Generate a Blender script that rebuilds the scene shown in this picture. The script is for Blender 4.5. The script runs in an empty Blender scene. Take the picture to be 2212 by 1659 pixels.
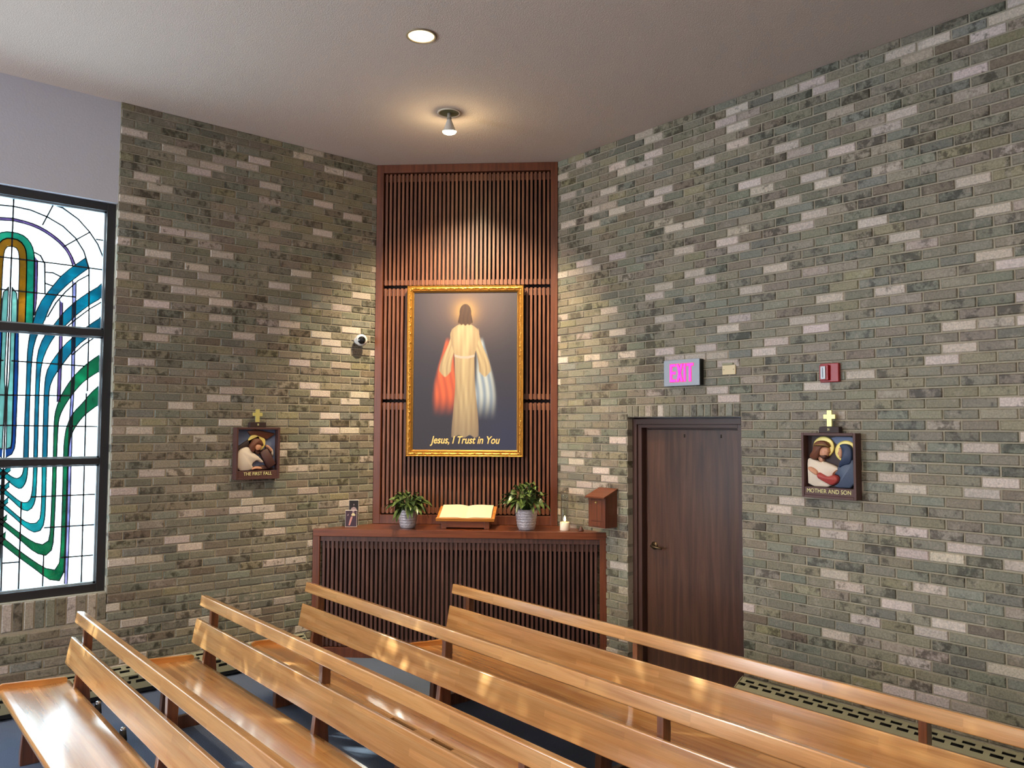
import bpy, bmesh, math, random
from mathutils import Vector, Matrix
random.seed(7)
D = bpy.data
SC = bpy.context.scene
COL = SC.collection
PI = math.pi

# ------------------------------------------------------------------ camera
F_PX, PITCH, ROLL, YAW, CAM_H = 1720.0, 0.0540987302, 0.00393355182, 0.864375077, 2.03
cd = D.cameras.new('camera'); cam = D.objects.new('camera', cd); COL.objects.link(cam)
cd.sensor_fit = 'HORIZONTAL'; cd.sensor_width = 36.0; cd.lens = F_PX / 2212.0 * 36.0
cd.clip_start = 0.05; cd.clip_end = 200
def _room(v):
    c, s = math.cos(YAW), math.sin(YAW)
    return Vector((v[0]*c - v[1]*s, v[0]*s + v[1]*c, v[2]))
_up0 = Vector((0, -math.sin(PITCH), math.cos(PITCH)))
_fw = Vector((0, math.cos(PITCH), math.sin(PITCH)))
_cr, _sr = math.cos(ROLL), math.sin(ROLL)
_rt = Vector((1, 0, 0))*_cr + _up0*_sr
_up = Vector((1, 0, 0))*(-_sr) + _up0*_cr
_r, _u, _f = _room(_rt), _room(_up), _room(_fw)
cam.matrix_world = Matrix(((_r.x, _u.x, -_f.x, 0), (_r.y, _u.y, -_f.y, 0), (_r.z, _u.z, -_f.z, CAM_H), (0, 0, 0, 1)))
SC.camera = cam

# ------------------------------------------------------------------ world, lights, exposure
SC.view_settings.view_transform = 'Standard'
SC.view_settings.look = 'None'
SC.view_settings.exposure = 0.62
SC.view_settings.gamma = 1.0
SC.view_settings.use_curve_mapping = False
SC.cycles.use_denoising = True
SC.cycles.max_bounces = 8
SC.cycles.diffuse_bounces = 5
SC.cycles.transparent_max_bounces = 12
SC.cycles.sample_clamp_indirect = 6.0
SC.cycles.caustics_reflective = False
SC.cycles.caustics_refractive = False
w = D.worlds.new('sky'); SC.world = w; w.use_nodes = True
w.node_tree.nodes['Background'].inputs[0].default_value = (0.78, 0.92, 1.0, 1)
w.node_tree.nodes['Background'].inputs[1].default_value = 5.0

def area(name, loc, target, sx, sy, power, color, spread=None):
    l = D.lights.new(name, 'AREA'); l.shape = 'RECTANGLE'; l.size = sx; l.size_y = sy
    l.energy = power; l.color = color
    if spread: l.spread = spread
    o = D.objects.new(name, l); COL.objects.link(o); o.location = loc
    o.rotation_euler = (Vector(target) - Vector(loc)).to_track_quat('-Z', 'Y').to_euler()
    return o
DAY = (0.82, 0.91, 1.0)
WARM = (1.0, 0.72, 0.42)
area('daylight_left_window', (-6.86, 0.94, 2.25), (-3.0, 0.94, 2.0), 1.25, 2.8, 175, (0.66, 0.85, 1.0))
area('west_daylight_fill', (-6.45, -3.2, 2.25), (-2.0, 1.5, 1.0), 1.3, 2.8, 260, DAY)  # added fill lamp by the unseen west wall, where no window is built
area('rear_daylight_fill', (-2.2, -5.4, 2.3), (-3.5, 3.0, 1.0), 3.0, 2.6, 120, (0.90, 0.94, 1.0))  # added daylight fill from behind the camera, with no window around it
for i, (lx, ly) in enumerate(((-1.2, 1.2), (2.2, 0.6), (-1.8, -2.6), (2.0, -3.0))):
    area('overhead_fill', (lx, ly, 4.50), (lx, ly, 0), 0.22, 0.22, 42 if lx < 0 else 30, (1.0, 0.80, 0.55))  # unseen warm fill lamps, added in place of further downlights
def spot(name, loc, target, power, color, size, blend, r=0.04):
    l = D.lights.new(name, 'SPOT'); l.energy = power; l.color = color; l.spot_size = size; l.spot_blend = blend
    l.shadow_soft_size = r
    o = D.objects.new(name, l); COL.objects.link(o); o.location = loc
    o.rotation_euler = (Vector(target) - Vector(loc)).to_track_quat('-Z', 'Y').to_euler()
    return o

sun = D.lights.new('sun', 'SUN'); sun.energy = 85.0; sun.angle = math.radians(0.6); sun.color = (1.0, 0.93, 0.80)
SUN_DIR = Vector((1.9, 1.15, -0.88)).normalized()
so = D.objects.new('sun', sun); COL.objects.link(so); so.location = (-14, -4, 8); so.rotation_euler = SUN_DIR.to_track_quat('-Z', 'Y').to_euler()

# ------------------------------------------------------------------ node material helpers
def srgb(r, g, b):
    f = lambda c: (c/255/12.92) if c/255 <= 0.04045 else ((c/255+0.055)/1.055)**2.4
    return (f(r), f(g), f(b), 1.0)
def mat(name):
    m = D.materials.new(name); m.use_nodes = True
    nt = m.node_tree; b = nt.nodes['Principled BSDF']
    return m, nt, b
def N(nt, t, **kw):
    n = nt.nodes.new(t)
    for k, v in kw.items():
        setattr(n, k, v)
    return n
def L(nt, a, b): nt.links.new(a, b)
def simple(name, col, rough=0.5, metal=0.0, noise=0.0, scale=20.0, bump=0.0, emis=None, estr=0.0, coat=0.0):
    m, nt, b = mat(name)
    b.inputs['Base Color'].default_value = col
    b.inputs['Roughness'].default_value = rough
    b.inputs['Metallic'].default_value = metal
    b.inputs['Coat Weight'].default_value = coat
    if emis:
        b.inputs['Emission Color'].default_value = emis
        b.inputs['Emission Strength'].default_value = estr
    tc = N(nt, 'ShaderNodeTexCoord'); nz = N(nt, 'ShaderNodeTexNoise')
    nz.inputs['Scale'].default_value = scale; nz.inputs['Detail'].default_value = 4
    L(nt, tc.outputs['Object'], nz.inputs['Vector'])
    if noise > 0:
        mx = N(nt, 'ShaderNodeMix', data_type='RGBA')
        mx.inputs[6].default_value = tuple(c*(1-noise) for c in col[:3]) + (1,)
        mx.inputs[7].default_value = tuple(min(1, c*(1+noise)) for c in col[:3]) + (1,)
        L(nt, nz.outputs['Fac'], mx.inputs[0]); L(nt, mx.outputs[2], b.inputs['Base Color'])
    if bump > 0:
        bp = N(nt, 'ShaderNodeBump'); bp.inputs['Strength'].default_value = bump; bp.inputs['Distance'].default_value = 0.01
        L(nt, nz.outputs['Fac'], bp.inputs['Height']); L(nt, bp.outputs['Normal'], b.inputs['Normal'])
    return m

def brick_mat():
    m, nt, b = mat('glazed_brick')
    at = N(nt, 'ShaderNodeAttribute'); at.attribute_name = 'brick_colour'
    tc = N(nt, 'ShaderNodeTexCoord')
    n1 = N(nt, 'ShaderNodeTexNoise'); n1.inputs['Scale'].default_value = 17; n1.inputs['Detail'].default_value = 6; n1.inputs['Roughness'].default_value = 0.62
    L(nt, tc.outputs['Object'], n1.inputs['Vector'])
    # iron stains: amount is random for every brick (alpha of the attribute)
    th = N(nt, 'ShaderNodeMath', operation='ADD'); L(nt, n1.outputs['Fac'], th.inputs[0]); L(nt, at.outputs['Alpha'], th.inputs[1])
    rp = N(nt, 'ShaderNodeValToRGB'); rp.color_ramp.elements[0].position = 0.60; rp.color_ramp.elements[1].position = 0.72
    rp.color_ramp.elements[0].color = (0, 0, 0, 1); rp.color_ramp.elements[1].color = (1, 1, 1, 1)
    L(nt, th.outputs[0], rp.inputs[0])
    dk = N(nt, 'ShaderNodeMix', data_type='RGBA', blend_type='MULTIPLY'); dk.inputs[7].default_value = (0.33, 0.32, 0.29, 1)
    L(nt, rp.outputs[0], dk.inputs[0]); L(nt, at.outputs['Color'], dk.inputs[6])
    n2 = N(nt, 'ShaderNodeTexNoise'); n2.inputs['Scale'].default_value = 90; n2.inputs['Detail'].default_value = 3
    L(nt, tc.outputs['Object'], n2.inputs['Vector'])
    r2 = N(nt, 'ShaderNodeMapRange'); r2.inputs[1].default_value = 0.3; r2.inputs[2].default_value = 0.7; r2.inputs[3].default_value = 0.74; r2.inputs[4].default_value = 1.20
    L(nt, n2.outputs['Fac'], r2.inputs[0])
    n3 = N(nt, 'ShaderNodeTexNoise'); n3.inputs['Scale'].default_value = 9; n3.inputs['Detail'].default_value = 5; n3.inputs['Roughness'].default_value = 0.7
    mp3 = N(nt, 'ShaderNodeMapping'); mp3.inputs['Location'].default_value = (5.2, 3.1, 7.7); L(nt, tc.outputs['Object'], mp3.inputs[0]); L(nt, mp3.outputs[0], n3.inputs['Vector'])
    rp3 = N(nt, 'ShaderNodeValToRGB'); rp3.color_ramp.elements[0].position = 0.56; rp3.color_ramp.elements[1].position = 0.70; rp3.color_ramp.elements[1].color = (0.55, 0.55, 0.55, 1)
    L(nt, n3.outputs['Fac'], rp3.inputs[0])
    lt = N(nt, 'ShaderNodeMix', data_type='RGBA'); lt.inputs[7].default_value = srgb(172, 162, 148); L(nt, rp3.outputs[0], lt.inputs[0]); L(nt, dk.outputs[2], lt.inputs[6])
    ml = N(nt, 'ShaderNodeVectorMath', operation='SCALE'); L(nt, lt.outputs[2], ml.inputs[0]); L(nt, r2.outputs[0], ml.inputs['Scale'])
    L(nt, ml.outputs[0], b.inputs['Base Color'])
    b.inputs['Roughness'].default_value = 0.55
    bp = N(nt, 'ShaderNodeBump'); bp.inputs['Strength'].default_value = 0.45; bp.inputs['Distance'].default_value = 0.004
    L(nt, n1.outputs['Fac'], bp.inputs['Height']); L(nt, bp.outputs['Normal'], b.inputs['Normal'])
    return m

def wood(name, base, dark, light, stave=0.0, rough=0.3, coat=0.3, axis=0, grain=1.0, bump=0.12, across=None):
    """grain runs along 'axis'; stave>0 adds glued-up strips of that width"""
    m, nt, b = mat(name)
    tc = N(nt, 'ShaderNodeTexCoord')
    sep = N(nt, 'ShaderNodeSeparateXYZ'); L(nt, tc.outputs['Object'], sep.inputs[0])
    mp = N(nt, 'ShaderNodeMapping'); sc = [14.0, 14.0, 14.0]; sc[axis] = 0.9
    mp.inputs['Scale'].default_value = sc; L(nt, tc.outputs['Object'], mp.inputs[0])
    n1 = N(nt, 'ShaderNodeTexNoise'); n1.inputs['Scale'].default_value = 2.2*grain; n1.inputs['Detail'].default_value = 6; n1.inputs['Distortion'].default_value = 0.5
    L(nt, mp.outputs[0], n1.inputs['Vector'])
    rp = N(nt, 'ShaderNodeValToRGB'); e = rp.color_ramp.elements
    e[0].position = 0.30; e[0].color = dark; e[1].position = 0.72; e[1].color = light
    x = rp.color_ramp.elements.new(0.5); x.color = base
    L(nt, n1.outputs['Fac'], rp.inputs[0])
    out = rp.outputs[0]
    mp2 = N(nt, 'ShaderNodeMapping'); s2 = [160.0]*3; s2[axis] = 5.0
    mp2.inputs['Scale'].default_value = s2; L(nt, tc.outputs['Object'], mp2.inputs[0])
    n2 = N(nt, 'ShaderNodeTexNoise'); n2.inputs['Scale'].default_value = 1.0; n2.inputs['Detail'].default_value = 2
    L(nt, mp2.outputs[0], n2.inputs['Vector'])
    mr = N(nt, 'ShaderNodeMapRange'); mr.inputs[1].default_value = 0.3; mr.inputs[2].default_value = 0.7; mr.inputs[3].default_value = 0.90; mr.inputs[4].default_value = 1.06
    L(nt, n2.outputs['Fac'], mr.inputs[0])
    sm = N(nt, 'ShaderNodeVectorMath', operation='SCALE'); L(nt, out, sm.inputs[0]); L(nt, mr.outputs[0], sm.inputs['Scale'])
    out = sm.outputs[0]
    if stave > 0:
        oth = [0, 1, 2]; oth.remove(axis)
        ad = N(nt, 'ShaderNodeMath', operation='ADD'); L(nt, sep.outputs[oth[0] if across is None else across], ad.inputs[0]); ad.inputs[1].default_value = 5.0
        if across is None: L(nt, sep.outputs[oth[1]], ad.inputs[1])
        dv = N(nt, 'ShaderNodeMath', operation='DIVIDE'); L(nt, ad.outputs[0], dv.inputs[0]); dv.inputs[1].default_value = stave
        fl = N(nt, 'ShaderNodeMath', operation='FLOOR'); L(nt, dv.outputs[0], fl.inputs[0])
        wn = N(nt, 'ShaderNodeTexWhiteNoise', noise_dimensions='1D'); L(nt, fl.outputs[0], wn.inputs['W'])
        a2 = N(nt, 'ShaderNodeMath', operation='MULTIPLY_ADD'); L(nt, sep.outputs[axis], a2.inputs[0]); a2.inputs[1].default_value = 1.6; L(nt, wn.outputs['Value'], a2.inputs[2])
        f2 = N(nt, 'ShaderNodeMath', operation='FLOOR'); L(nt, a2.outputs[0], f2.inputs[0])
        cb = N(nt, 'ShaderNodeCombineXYZ'); L(nt, fl.outputs[0], cb.inputs[0]); L(nt, f2.outputs[0], cb.inputs[1])
        w2 = N(nt, 'ShaderNodeTexWhiteNoise', noise_dimensions='2D'); L(nt, cb.outputs[0], w2.inputs['Vector'])
        m2 = N(nt, 'ShaderNodeMapRange'); m2.inputs[3].default_value = 0.87; m2.inputs[4].default_value = 1.12; L(nt, w2.outputs['Value'], m2.inputs[0])
        s3 = N(nt, 'ShaderNodeVectorMath', operation='SCALE'); L(nt, out, s3.inputs[0]); L(nt, m2.outputs[0], s3.inputs['Scale'])
        out = s3.outputs[0]
    L(nt, out, b.inputs['Base Color'])
    b.inputs['Roughness'].default_value = rough
    b.inputs['Coat Weight'].default_value = coat; b.inputs['Coat Roughness'].default_value = 0.20
    bp = N(nt, 'ShaderNodeBump'); bp.inputs['Strength'].default_value = bump; bp.inputs['Distance'].default_value = 0.002
    L(nt, n2.outputs['Fac'], bp.inputs['Height']); L(nt, bp.outputs['Normal'], b.inputs['Normal'])
    return m

def glass_pane(name, col, transp=0.5, rough=0.06):
    """rolled cathedral glass: part see-through, part milky, all tinted"""
    m = D.materials.new(name); m.use_nodes = True; nt = m.node_tree
    nt.nodes.remove(nt.nodes['Principled BSDF']); out = nt.nodes['Material Output']
    tc = N(nt, 'ShaderNodeTexCoord'); nz = N(nt, 'ShaderNodeTexNoise'); nz.inputs['Scale'].default_value = 9; nz.inputs['Detail'].default_value = 3
    nz.inputs['Distortion'].default_value = 1.5
    L(nt, tc.outputs['Object'], nz.inputs['Vector'])
    mr = N(nt, 'ShaderNodeMapRange'); mr.inputs[1].default_value = 0.3; mr.inputs[2].default_value = 0.7; mr.inputs[3].default_value = 0.82; mr.inputs[4].default_value = 1.15
    L(nt, nz.outputs['Fac'], mr.inputs[0])
    sc = N(nt, 'ShaderNodeVectorMath', operation='SCALE'); sc.inputs[0].default_value = col[:3]; L(nt, mr.outputs[0], sc.inputs['Scale'])
    t = N(nt, 'ShaderNodeBsdfTransparent'); d = N(nt, 'ShaderNodeBsdfTranslucent'); g = N(nt, 'ShaderNodeBsdfGlossy')
    L(nt, sc.outputs[0], t.inputs[0]); L(nt, sc.outputs[0], d.inputs[0]); g.inputs['Roughness'].default_value = rough
    g.inputs[0].default_value = (0.9, 0.95, 1, 1)
    a = N(nt, 'ShaderNodeMixShader'); a.inputs[0].default_value = transp
    L(nt, d.outputs[0], a.inputs[1]); L(nt, t.outputs[0], a.inputs[2])
    c = N(nt, 'ShaderNodeMixShader'); c.inputs[0].default_value = 0.05
    L(nt, a.outputs[0], c.inputs[1]); L(nt, g.outputs[0], c.inputs[2])
    bp = N(nt, 'ShaderNodeBump'); bp.inputs['Strength'].default_value = 0.5; bp.inputs['Distance'].default_value = 0.004
    L(nt, nz.outputs['Fac'], bp.inputs['Height']); L(nt, bp.outputs['Normal'], g.inputs['Normal'])
    L(nt, c.outputs[0], out.inputs[0])
    return m

TREE_LEAVES = 4600
M = {}
M['brick'] = brick_mat()
M['mortar'] = simple('mortar', srgb(164, 156, 138), 0.9, noise=0.15, scale=60, bump=0.3)
M['ceiling'] = simple('ceiling_stucco', srgb(208, 192, 180), 0.95, noise=0.03, scale=140, bump=0.35)
M['plaster'] = simple('white_plaster', srgb(196, 196, 204), 0.9, noise=0.02, scale=90, bump=0.1)
M['carpet'] = simple('blue_grey_carpet', srgb(92, 104, 126), 0.98, noise=0.35, scale=260, bump=0.6)
M['pew'] = wood('honey_oak', srgb(186, 136, 82), srgb(168, 116, 64), srgb(199, 152, 98), stave=0.034, rough=0.24, coat=0.8, axis=0, grain=0.7, bump=0.03, across=2)
M['pew_seat'] = wood('honey_oak_seat', srgb(184, 131, 78), srgb(166, 111, 62), srgb(198, 149, 94), stave=0.052, rough=0.22, coat=1.0, axis=0, grain=0.7, bump=0.015, across=1)
M['pew_end'] = wood('honey_oak_end', srgb(196, 134, 70), srgb(180, 116, 56), srgb(208, 150, 86), rough=0.3, coat=0.6, axis=1, grain=0.7, bump=0.03)
M['pew_post'] = wood('post_oak', srgb(112, 66, 40), srgb(84, 46, 28), srgb(134, 84, 54), rough=0.3, coat=0.9, axis=2)
M['walnut'] = wood('stained_oak', srgb(102, 54, 33), srgb(82, 40, 24), srgb(118, 66, 41), rough=0.38, coat=0.15, axis=2)
M['walnut_h'] = wood('stained_oak_flat', srgb(110, 57, 32), srgb(90, 43, 24), srgb(124, 68, 40), rough=0.3, coat=0.3, axis=0)
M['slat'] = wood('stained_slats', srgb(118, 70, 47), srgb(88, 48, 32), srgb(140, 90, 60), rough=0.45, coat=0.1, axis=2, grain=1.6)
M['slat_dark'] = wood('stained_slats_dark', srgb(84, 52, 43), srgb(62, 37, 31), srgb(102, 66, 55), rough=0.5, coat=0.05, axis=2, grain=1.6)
M['black_back'] = simple('dark_backing', srgb(24, 14, 12), 0.9)
M['door'] = wood('dark_door_veneer', srgb(76, 48, 34), srgb(58, 35, 25), srgb(92, 62, 46), rough=0.42, coat=0.15, axis=2, grain=0.7)
M['door_frame'] = simple('brown_painted_steel', srgb(72, 48, 41), 0.4, noise=0.06)
M['bronze'] = simple('bronze_anodised', srgb(44, 44, 48), 0.4, metal=0.3)
M['lead'] = simple('lead_came', srgb(34, 38, 44), 0.6)
M['gold'] = simple('gilt', srgb(200, 150, 72), 0.34, metal=0.75, noise=0.22, scale=60, bump=0.5)
M['brass'] = simple('pale_brass', srgb(226, 214, 130), 0.35, metal=0.35)
M['white_plastic'] = simple('white_plastic', srgb(226, 224, 220), 0.3)
M['black_gloss'] = simple('black_gloss', srgb(14, 14, 15), 0.08, coat=0.5)
M['black_rubber'] = simple('black_rubber', srgb(22, 20, 20), 0.7)
M['chrome'] = simple('chrome', srgb(220, 222, 226), 0.15, metal=1.0)
M['heater'] = simple('sage_enamel', srgb(150, 148, 122), 0.45, noise=0.05)
M['black'] = simple('black_housing', srgb(16, 15, 16), 0.5)

# ------------------------------------------------------------------ geometry helpers
class MB:
    def __init__(s): s.v = []; s.f = []; s.mi = []; s.sm = []
    def poly(s, pts, mi=0, smooth=False):
        n = len(s.v); s.v += [tuple(p) for p in pts]; s.f.append(tuple(range(n, n+len(pts)))); s.mi.append(mi); s.sm.append(smooth)
    def hexa(s, c, mi=0):
        """c: 8 corners, bottom ring 0-3 then top ring 4-7 (counter-clockwise seen from outside top)"""
        n = len(s.v); s.v += [tuple(p) for p in c]
        for f in ((3, 2, 1, 0), (4, 5, 6, 7), (0, 1, 5, 4), (1, 2, 6, 5), (2, 3, 7, 6), (3, 0, 4, 7)):
            s.f.append(tuple(n+i for i in f)); s.mi.append(mi); s.sm.append(False)
    def box(s, x0, x1, y0, y1, z0, z1, mi=0):
        s.hexa([(x0, y0, z0), (x1, y0, z0), (x1, y1, z0), (x0, y1, z0), (x0, y0, z1), (x1, y0, z1), (x1, y1, z1), (x0, y1, z1)], mi)
    def prism(s, pts, ax, a0, a1, mi=0, smooth=False):
        """pts: 2-D outline; ax: axis it is extruded along; the other two axes take the outline in x,y,z order"""
        def P(p, a):
            q = [0, 0, 0]; o = [i for i in range(3) if i != ax]; q[ax] = a; q[o[0]] = p[0]; q[o[1]] = p[1]; return tuple(q)
        n = len(s.v); k = len(pts)
        s.v += [P(p, a0) for p in pts] + [P(p, a1) for p in pts]
        for i in range(k):
            j = (i+1) % k
            s.f.append((n+i, n+j, n+k+j, n+k+i)); s.mi.append(mi); s.sm.append(smooth)
        if smooth:      # caps keep vertices of their own so that they do not bend the long faces' normals
            s.v += [P(p, a0) for p in pts] + [P(p, a1) for p in pts]; n += 2*k
        s.f.append(tuple(n+i for i in range(k-1, -1, -1))); s.mi.append(mi); s.sm.append(False)
        s.f.append(tuple(n+k+i for i in range(k))); s.mi.append(mi); s.sm.append(False)
    def lathe(s, prof, cx=0, cy=0, seg=24, mi=0, smooth=True, mat4=None):
        n = len(s.v); k = len(prof)
        for i in range(seg):
            a = 2*PI*i/seg
            for r, z in prof:
                p = Vector((cx+r*math.cos(a), cy+r*math.sin(a), z))
                if mat4 is not None: p = mat4 @ p
                s.v.append(tuple(p))
        for i in range(seg):
            j = (i+1) % seg
            for q in range(k-1):
                s.f.append((n+i*k+q, n+j*k+q, n+j*k+q+1, n+i*k+q+1)); s.mi.append(mi); s.sm.append(smooth)
    def tube(s, pts, r, seg=8, mi=0):
        n = len(s.v); k = len(pts)
        for i, p in enumerate(pts):
            p = Vector(p); d = Vector(pts[min(i+1, k-1)]) - Vector(pts[max(i-1, 0)])
            q = d.to_track_quat('Z', 'Y'); rr = r[i] if isinstance(r, (list, tuple)) else r
            for a in range(seg):
                t = 2*PI*a/seg
                s.v.append(tuple(p + q @ Vector((rr*math.cos(t), rr*math.sin(t), 0))))
        for i in range(k-1):
            for a in range(seg):
                b = (a+1) % seg
                s.f.append((n+i*seg+a, n+i*seg+b, n+(i+1)*seg+b, n+(i+1)*seg+a)); s.mi.append(mi); s.sm.append(True)
        s.f.append(tuple(n+a for a in range(seg-1, -1, -1))); s.mi.append(mi); s.sm.append(False)
        s.f.append(tuple(n+(k-1)*seg+a for a in range(seg))); s.mi.append(mi); s.sm.append(False)
    def build(s, name, mats, parent=None, bevel=0.0, seg=2, fix=True):
        me = D.meshes.new(name)
        me.from_pydata(s.v, [], s.f)
        if not isinstance(mats, (list, tuple)): mats = [mats]
        for m in mats: me.materials.append(m)
        me.polygons.foreach_set('material_index', s.mi); me.polygons.foreach_set('use_smooth', s.sm)
        if fix:
            bm = bmesh.new(); bm.from_mesh(me); bmesh.ops.recalc_face_normals(bm, faces=bm.faces); bm.to_mesh(me); bm.free()
        me.update()
        o = D.objects.new(name, me); COL.objects.link(o)
        if parent: o.parent = parent
        if bevel > 0:
            b = o.modifiers.new('bevel', 'BEVEL'); b.width = bevel; b.segments = seg; b.limit_method = 'ANGLE'; b.angle_limit = math.radians(40)
            b.harden_normals = False
        return o

def thing(name, label, cat, loc=(0, 0, 0), rz=0.0, group=None):
    o = D.objects.new(name, None); COL.objects.link(o); o.location = loc; o.rotation_euler = (0, 0, rz)
    o.empty_display_size = 0.1
    o['label'] = label; o['category'] = cat
    if group: o['group'] = group
    return o
def tag(o, label, cat, group=None, kind=None):
    o['label'] = label; o['category'] = cat
    if group: o['group'] = group
    if kind: o['kind'] = kind
    return o
def struct(o, label, cat):
    o['kind'] = 'structure'; o['label'] = label; o['category'] = cat; return o
def text(name, body, m, parent, loc, rot, size, ext=0.001, shear=0.0, sx=1.0, align='CENTER', bold=0.0, space=1.0):
    c = D.curves.new(name, 'FONT'); c.body = body; c.size = size; c.extrude = ext; c.shear = shear
    c.align_x = align; c.align_y = 'CENTER'; c.offset = bold; c.space_character = space
    o = D.objects.new(name, c); COL.objects.link(o)
    bpy.context.view_layer.update()
    me = D.meshes.new_from_object(o.evaluated_get(bpy.context.evaluated_depsgraph_get()))
    me.materials.clear(); me.materials.append(m)
    COL.objects.unlink(o); D.objects.remove(o)
    o = D.objects.new(name, me); COL.objects.link(o)
    o.parent = parent; o.location = loc; o.rotation_euler = rot; o.scale = (sx, 1, 1)
    return o

# ------------------------------------------------------------------ room constants
XL, YR, ZC = -6.592, 5.148, 4.545          # left brick wall plane, right brick wall plane, ceiling
AP = Vector((XL, 3.910)); BP = Vector((-5.377, YR))   # ends of the diagonal timber corner
YW0, YW1, ZW0, ZW1 = 0.2805, 1.622, 0.780, 3.748        # window opening
XE, YS = 4.2, -6.0                         # unseen east and south walls
DX0, DX1, DZ = -4.525, -3.409, 2.117       # door opening

# ------------------------------------------------------------------ brick walls, brick by brick
PAL = [((124, 120, 104), 22), ((130, 124, 107), 18), ((119, 120, 105), 12), ((127, 117, 102), 16), ((135, 128, 103), 9), ((110, 109, 96), 8), ((142, 133, 119), 5), ((192, 180, 169), 16), ((168, 156, 143), 5), ((118, 106, 91), 4), ((126, 127, 115), 8)]
PW = [w_ for _, w_ in PAL]
MOD, CRS, JT = 0.2032, 0.0667, 0.0100
def brick_wall(name, P, n, u0, u1, z0, z1, ubond, zc, holes=(), extra=(), depth=0.09, flip=0):
    """P(u, d, z) maps along-wall, outwards and up to the world; one mesh with mortar bed and single bricks"""
    vs, fs, mi, cols = [], [], [], []
    def quad(p, m_, c):
        k = len(vs); vs.extend(p); fs.append(tuple(range(k, k+len(p)))); mi.append(m_); cols.extend([c]*len(p))
    def one(a0, a1, b0, b1, rnd):
        r, g, b = rnd.choices(PAL, PW)[0][0]
        j = rnd.uniform(0.93, 1.07)
        c = srgb(min(255, r*j), min(255, g*j*rnd.uniform(0.985, 1.015)), min(255, b*j*rnd.uniform(0.97, 1.03)))
        st = rnd.choice([-0.08, -0.02, 0.02, 0.05, 0.08, 0.11, 0.16])
        if r > 170: st = rnd.choice([-0.10, -0.03, 0.02, 0.06])
        c = (c[0], c[1], c[2], st)
        pr = rnd.uniform(-0.002, 0.003); bv = 0.0045
        jw = lambda: rnd.uniform(-0.0012, 0.0012)
        o = [(a0+jw(), b0+jw()), (a1+jw(), b0+jw()), (a1+jw(), b1+jw()), (a0+jw(), b1+jw())]
        cu, cz = (a0+a1)/2, (b0+b1)/2
        i_ = [(u+math.copysign(bv, cu-u), z+math.copysign(bv, cz-z)) for u, z in o]
        k = len(vs)
        vs.extend([P(u, -depth, z) for u, z in o]); vs.extend([P(u, -bv+pr, z) for u, z in o]); vs.extend([P(u, pr, z) for u, z in i_])
        cols.extend([c]*12)
        for q in range(4):
            t = (q+1) % 4
            fs.append((k+q, k+t, k+4+t, k+4+q)); mi.append(0)
            fs.append((k+4+q, k+4+t, k+8+t, k+8+q)); mi.append(0)
        fs.append((k+8, k+9, k+10, k+11)); mi.append(0)
    r0 = math.floor((z0-zc)/CRS); r1 = math.ceil((z1-zc)/CRS)
    for r in range(r0, r1):
        a, b = zc+r*CRS, zc+(r+1)*CRS
        za, zb = max(a+JT/2, z0), min(b-JT/2, z1)
        if zb-za < 0.012: continue
        spans = [(u0, u1)]
        for (h0, h1, g0, g1) in holes:
            if zb > g0+0.002 and za < g1-0.002:
                new = []
                for s0, s1 in spans:
                    if h1 <= s0 or h0 >= s1: new.append((s0, s1)); continue
                    if h0 > s0: new.append((s0, h0))
                    if h1 < s1: new.append((h1, s1))
                spans = new
        off = MOD/2 if (r+flip) % 2 else 0.0
        for s0, s1 in spans:
            k0 = math.floor((s0-ubond-off)/MOD); k1 = math.ceil((s1-ubond-off)/MOD)
            for k in range(k0, k1):
                x0_ = ubond+off+k*MOD; x1_ = x0_+MOD
                a0 = max(x0_+JT/2, s0); a1 = min(x1_-JT/2, s1)
                if a1-a0 < 0.012: continue
                one(a0, a1, za, zb, random.Random(hash((name, r, k, round(s0, 2))) & 0xffffff if False else (r*7919+k*104729+len(name)*13)))
    # upright bricks (door head, window sill)
    for (e0, e1, g0, g1, wd) in extra:
        q = max(1, round((e1-e0)/wd)); st = (e1-e0)/q
        for i in range(q):
            one(e0+i*st+JT/2, e0+(i+1)*st-JT/2, g0+0.003, g1-JT/2, random.Random(991+i*37+int(g0*100)))
    # mortar bed, a little behind the faces
    spans = [((u0, u1), (z0, z1))]
    rects = [(u0, u1, z0, z1)]
    for (h0, h1, g0, g1) in holes:
        new = []
        for (a, b, c, d) in rects:
            if h1 <= a or h0 >= b or g1 <= c or g0 >= d: new.append((a, b, c, d)); continue
            if h0 > a: new.append((a, h0, c, d))
            if h1 < b: new.append((h1, b, c, d))
            m0, m1 = max(a, h0), min(b, h1)
            if g0 > c: new.append((m0, m1, c, g0))
            if g1 < d: new.append((m0, m1, g1, d))
        rects = new
    rects += [(e0, e1, g0, g1) for (e0, e1, g0, g1, wd) in extra]
    MDP = -0.0085
    for (a, b, c, d) in rects:
        quad([P(a, MDP, c), P(b, MDP, c), P(b, MDP, d), P(a, MDP, d)], 1, (0, 0, 0, 0))
        quad([P(a, -depth, c), P(b, -depth, c), P(b, -depth, d), P(a, -depth, d)], 1, (0, 0, 0, 0))
        for (p, q_) in (((a, c), (b, c)), ((b, c), (b, d)), ((b, d), (a, d)), ((a, d), (a, c))):
            quad([P(p[0], MDP, p[1]), P(q_[0], MDP, q_[1]), P(q_[0], -depth, q_[1]), P(p[0], -depth, p[1])], 1, (0, 0, 0, 0))
    me = D.meshes.new(name); me.from_pydata(vs, [], fs)
    me.materials.append(M['brick']); me.materials.append(M['mortar'])
    me.polygons.foreach_set('material_index', mi)
    ca = me.color_attributes.new('brick_colour', 'FLOAT_COLOR', 'POINT')
    ca.data.foreach_set('color', [x for c in cols for x in c])
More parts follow.
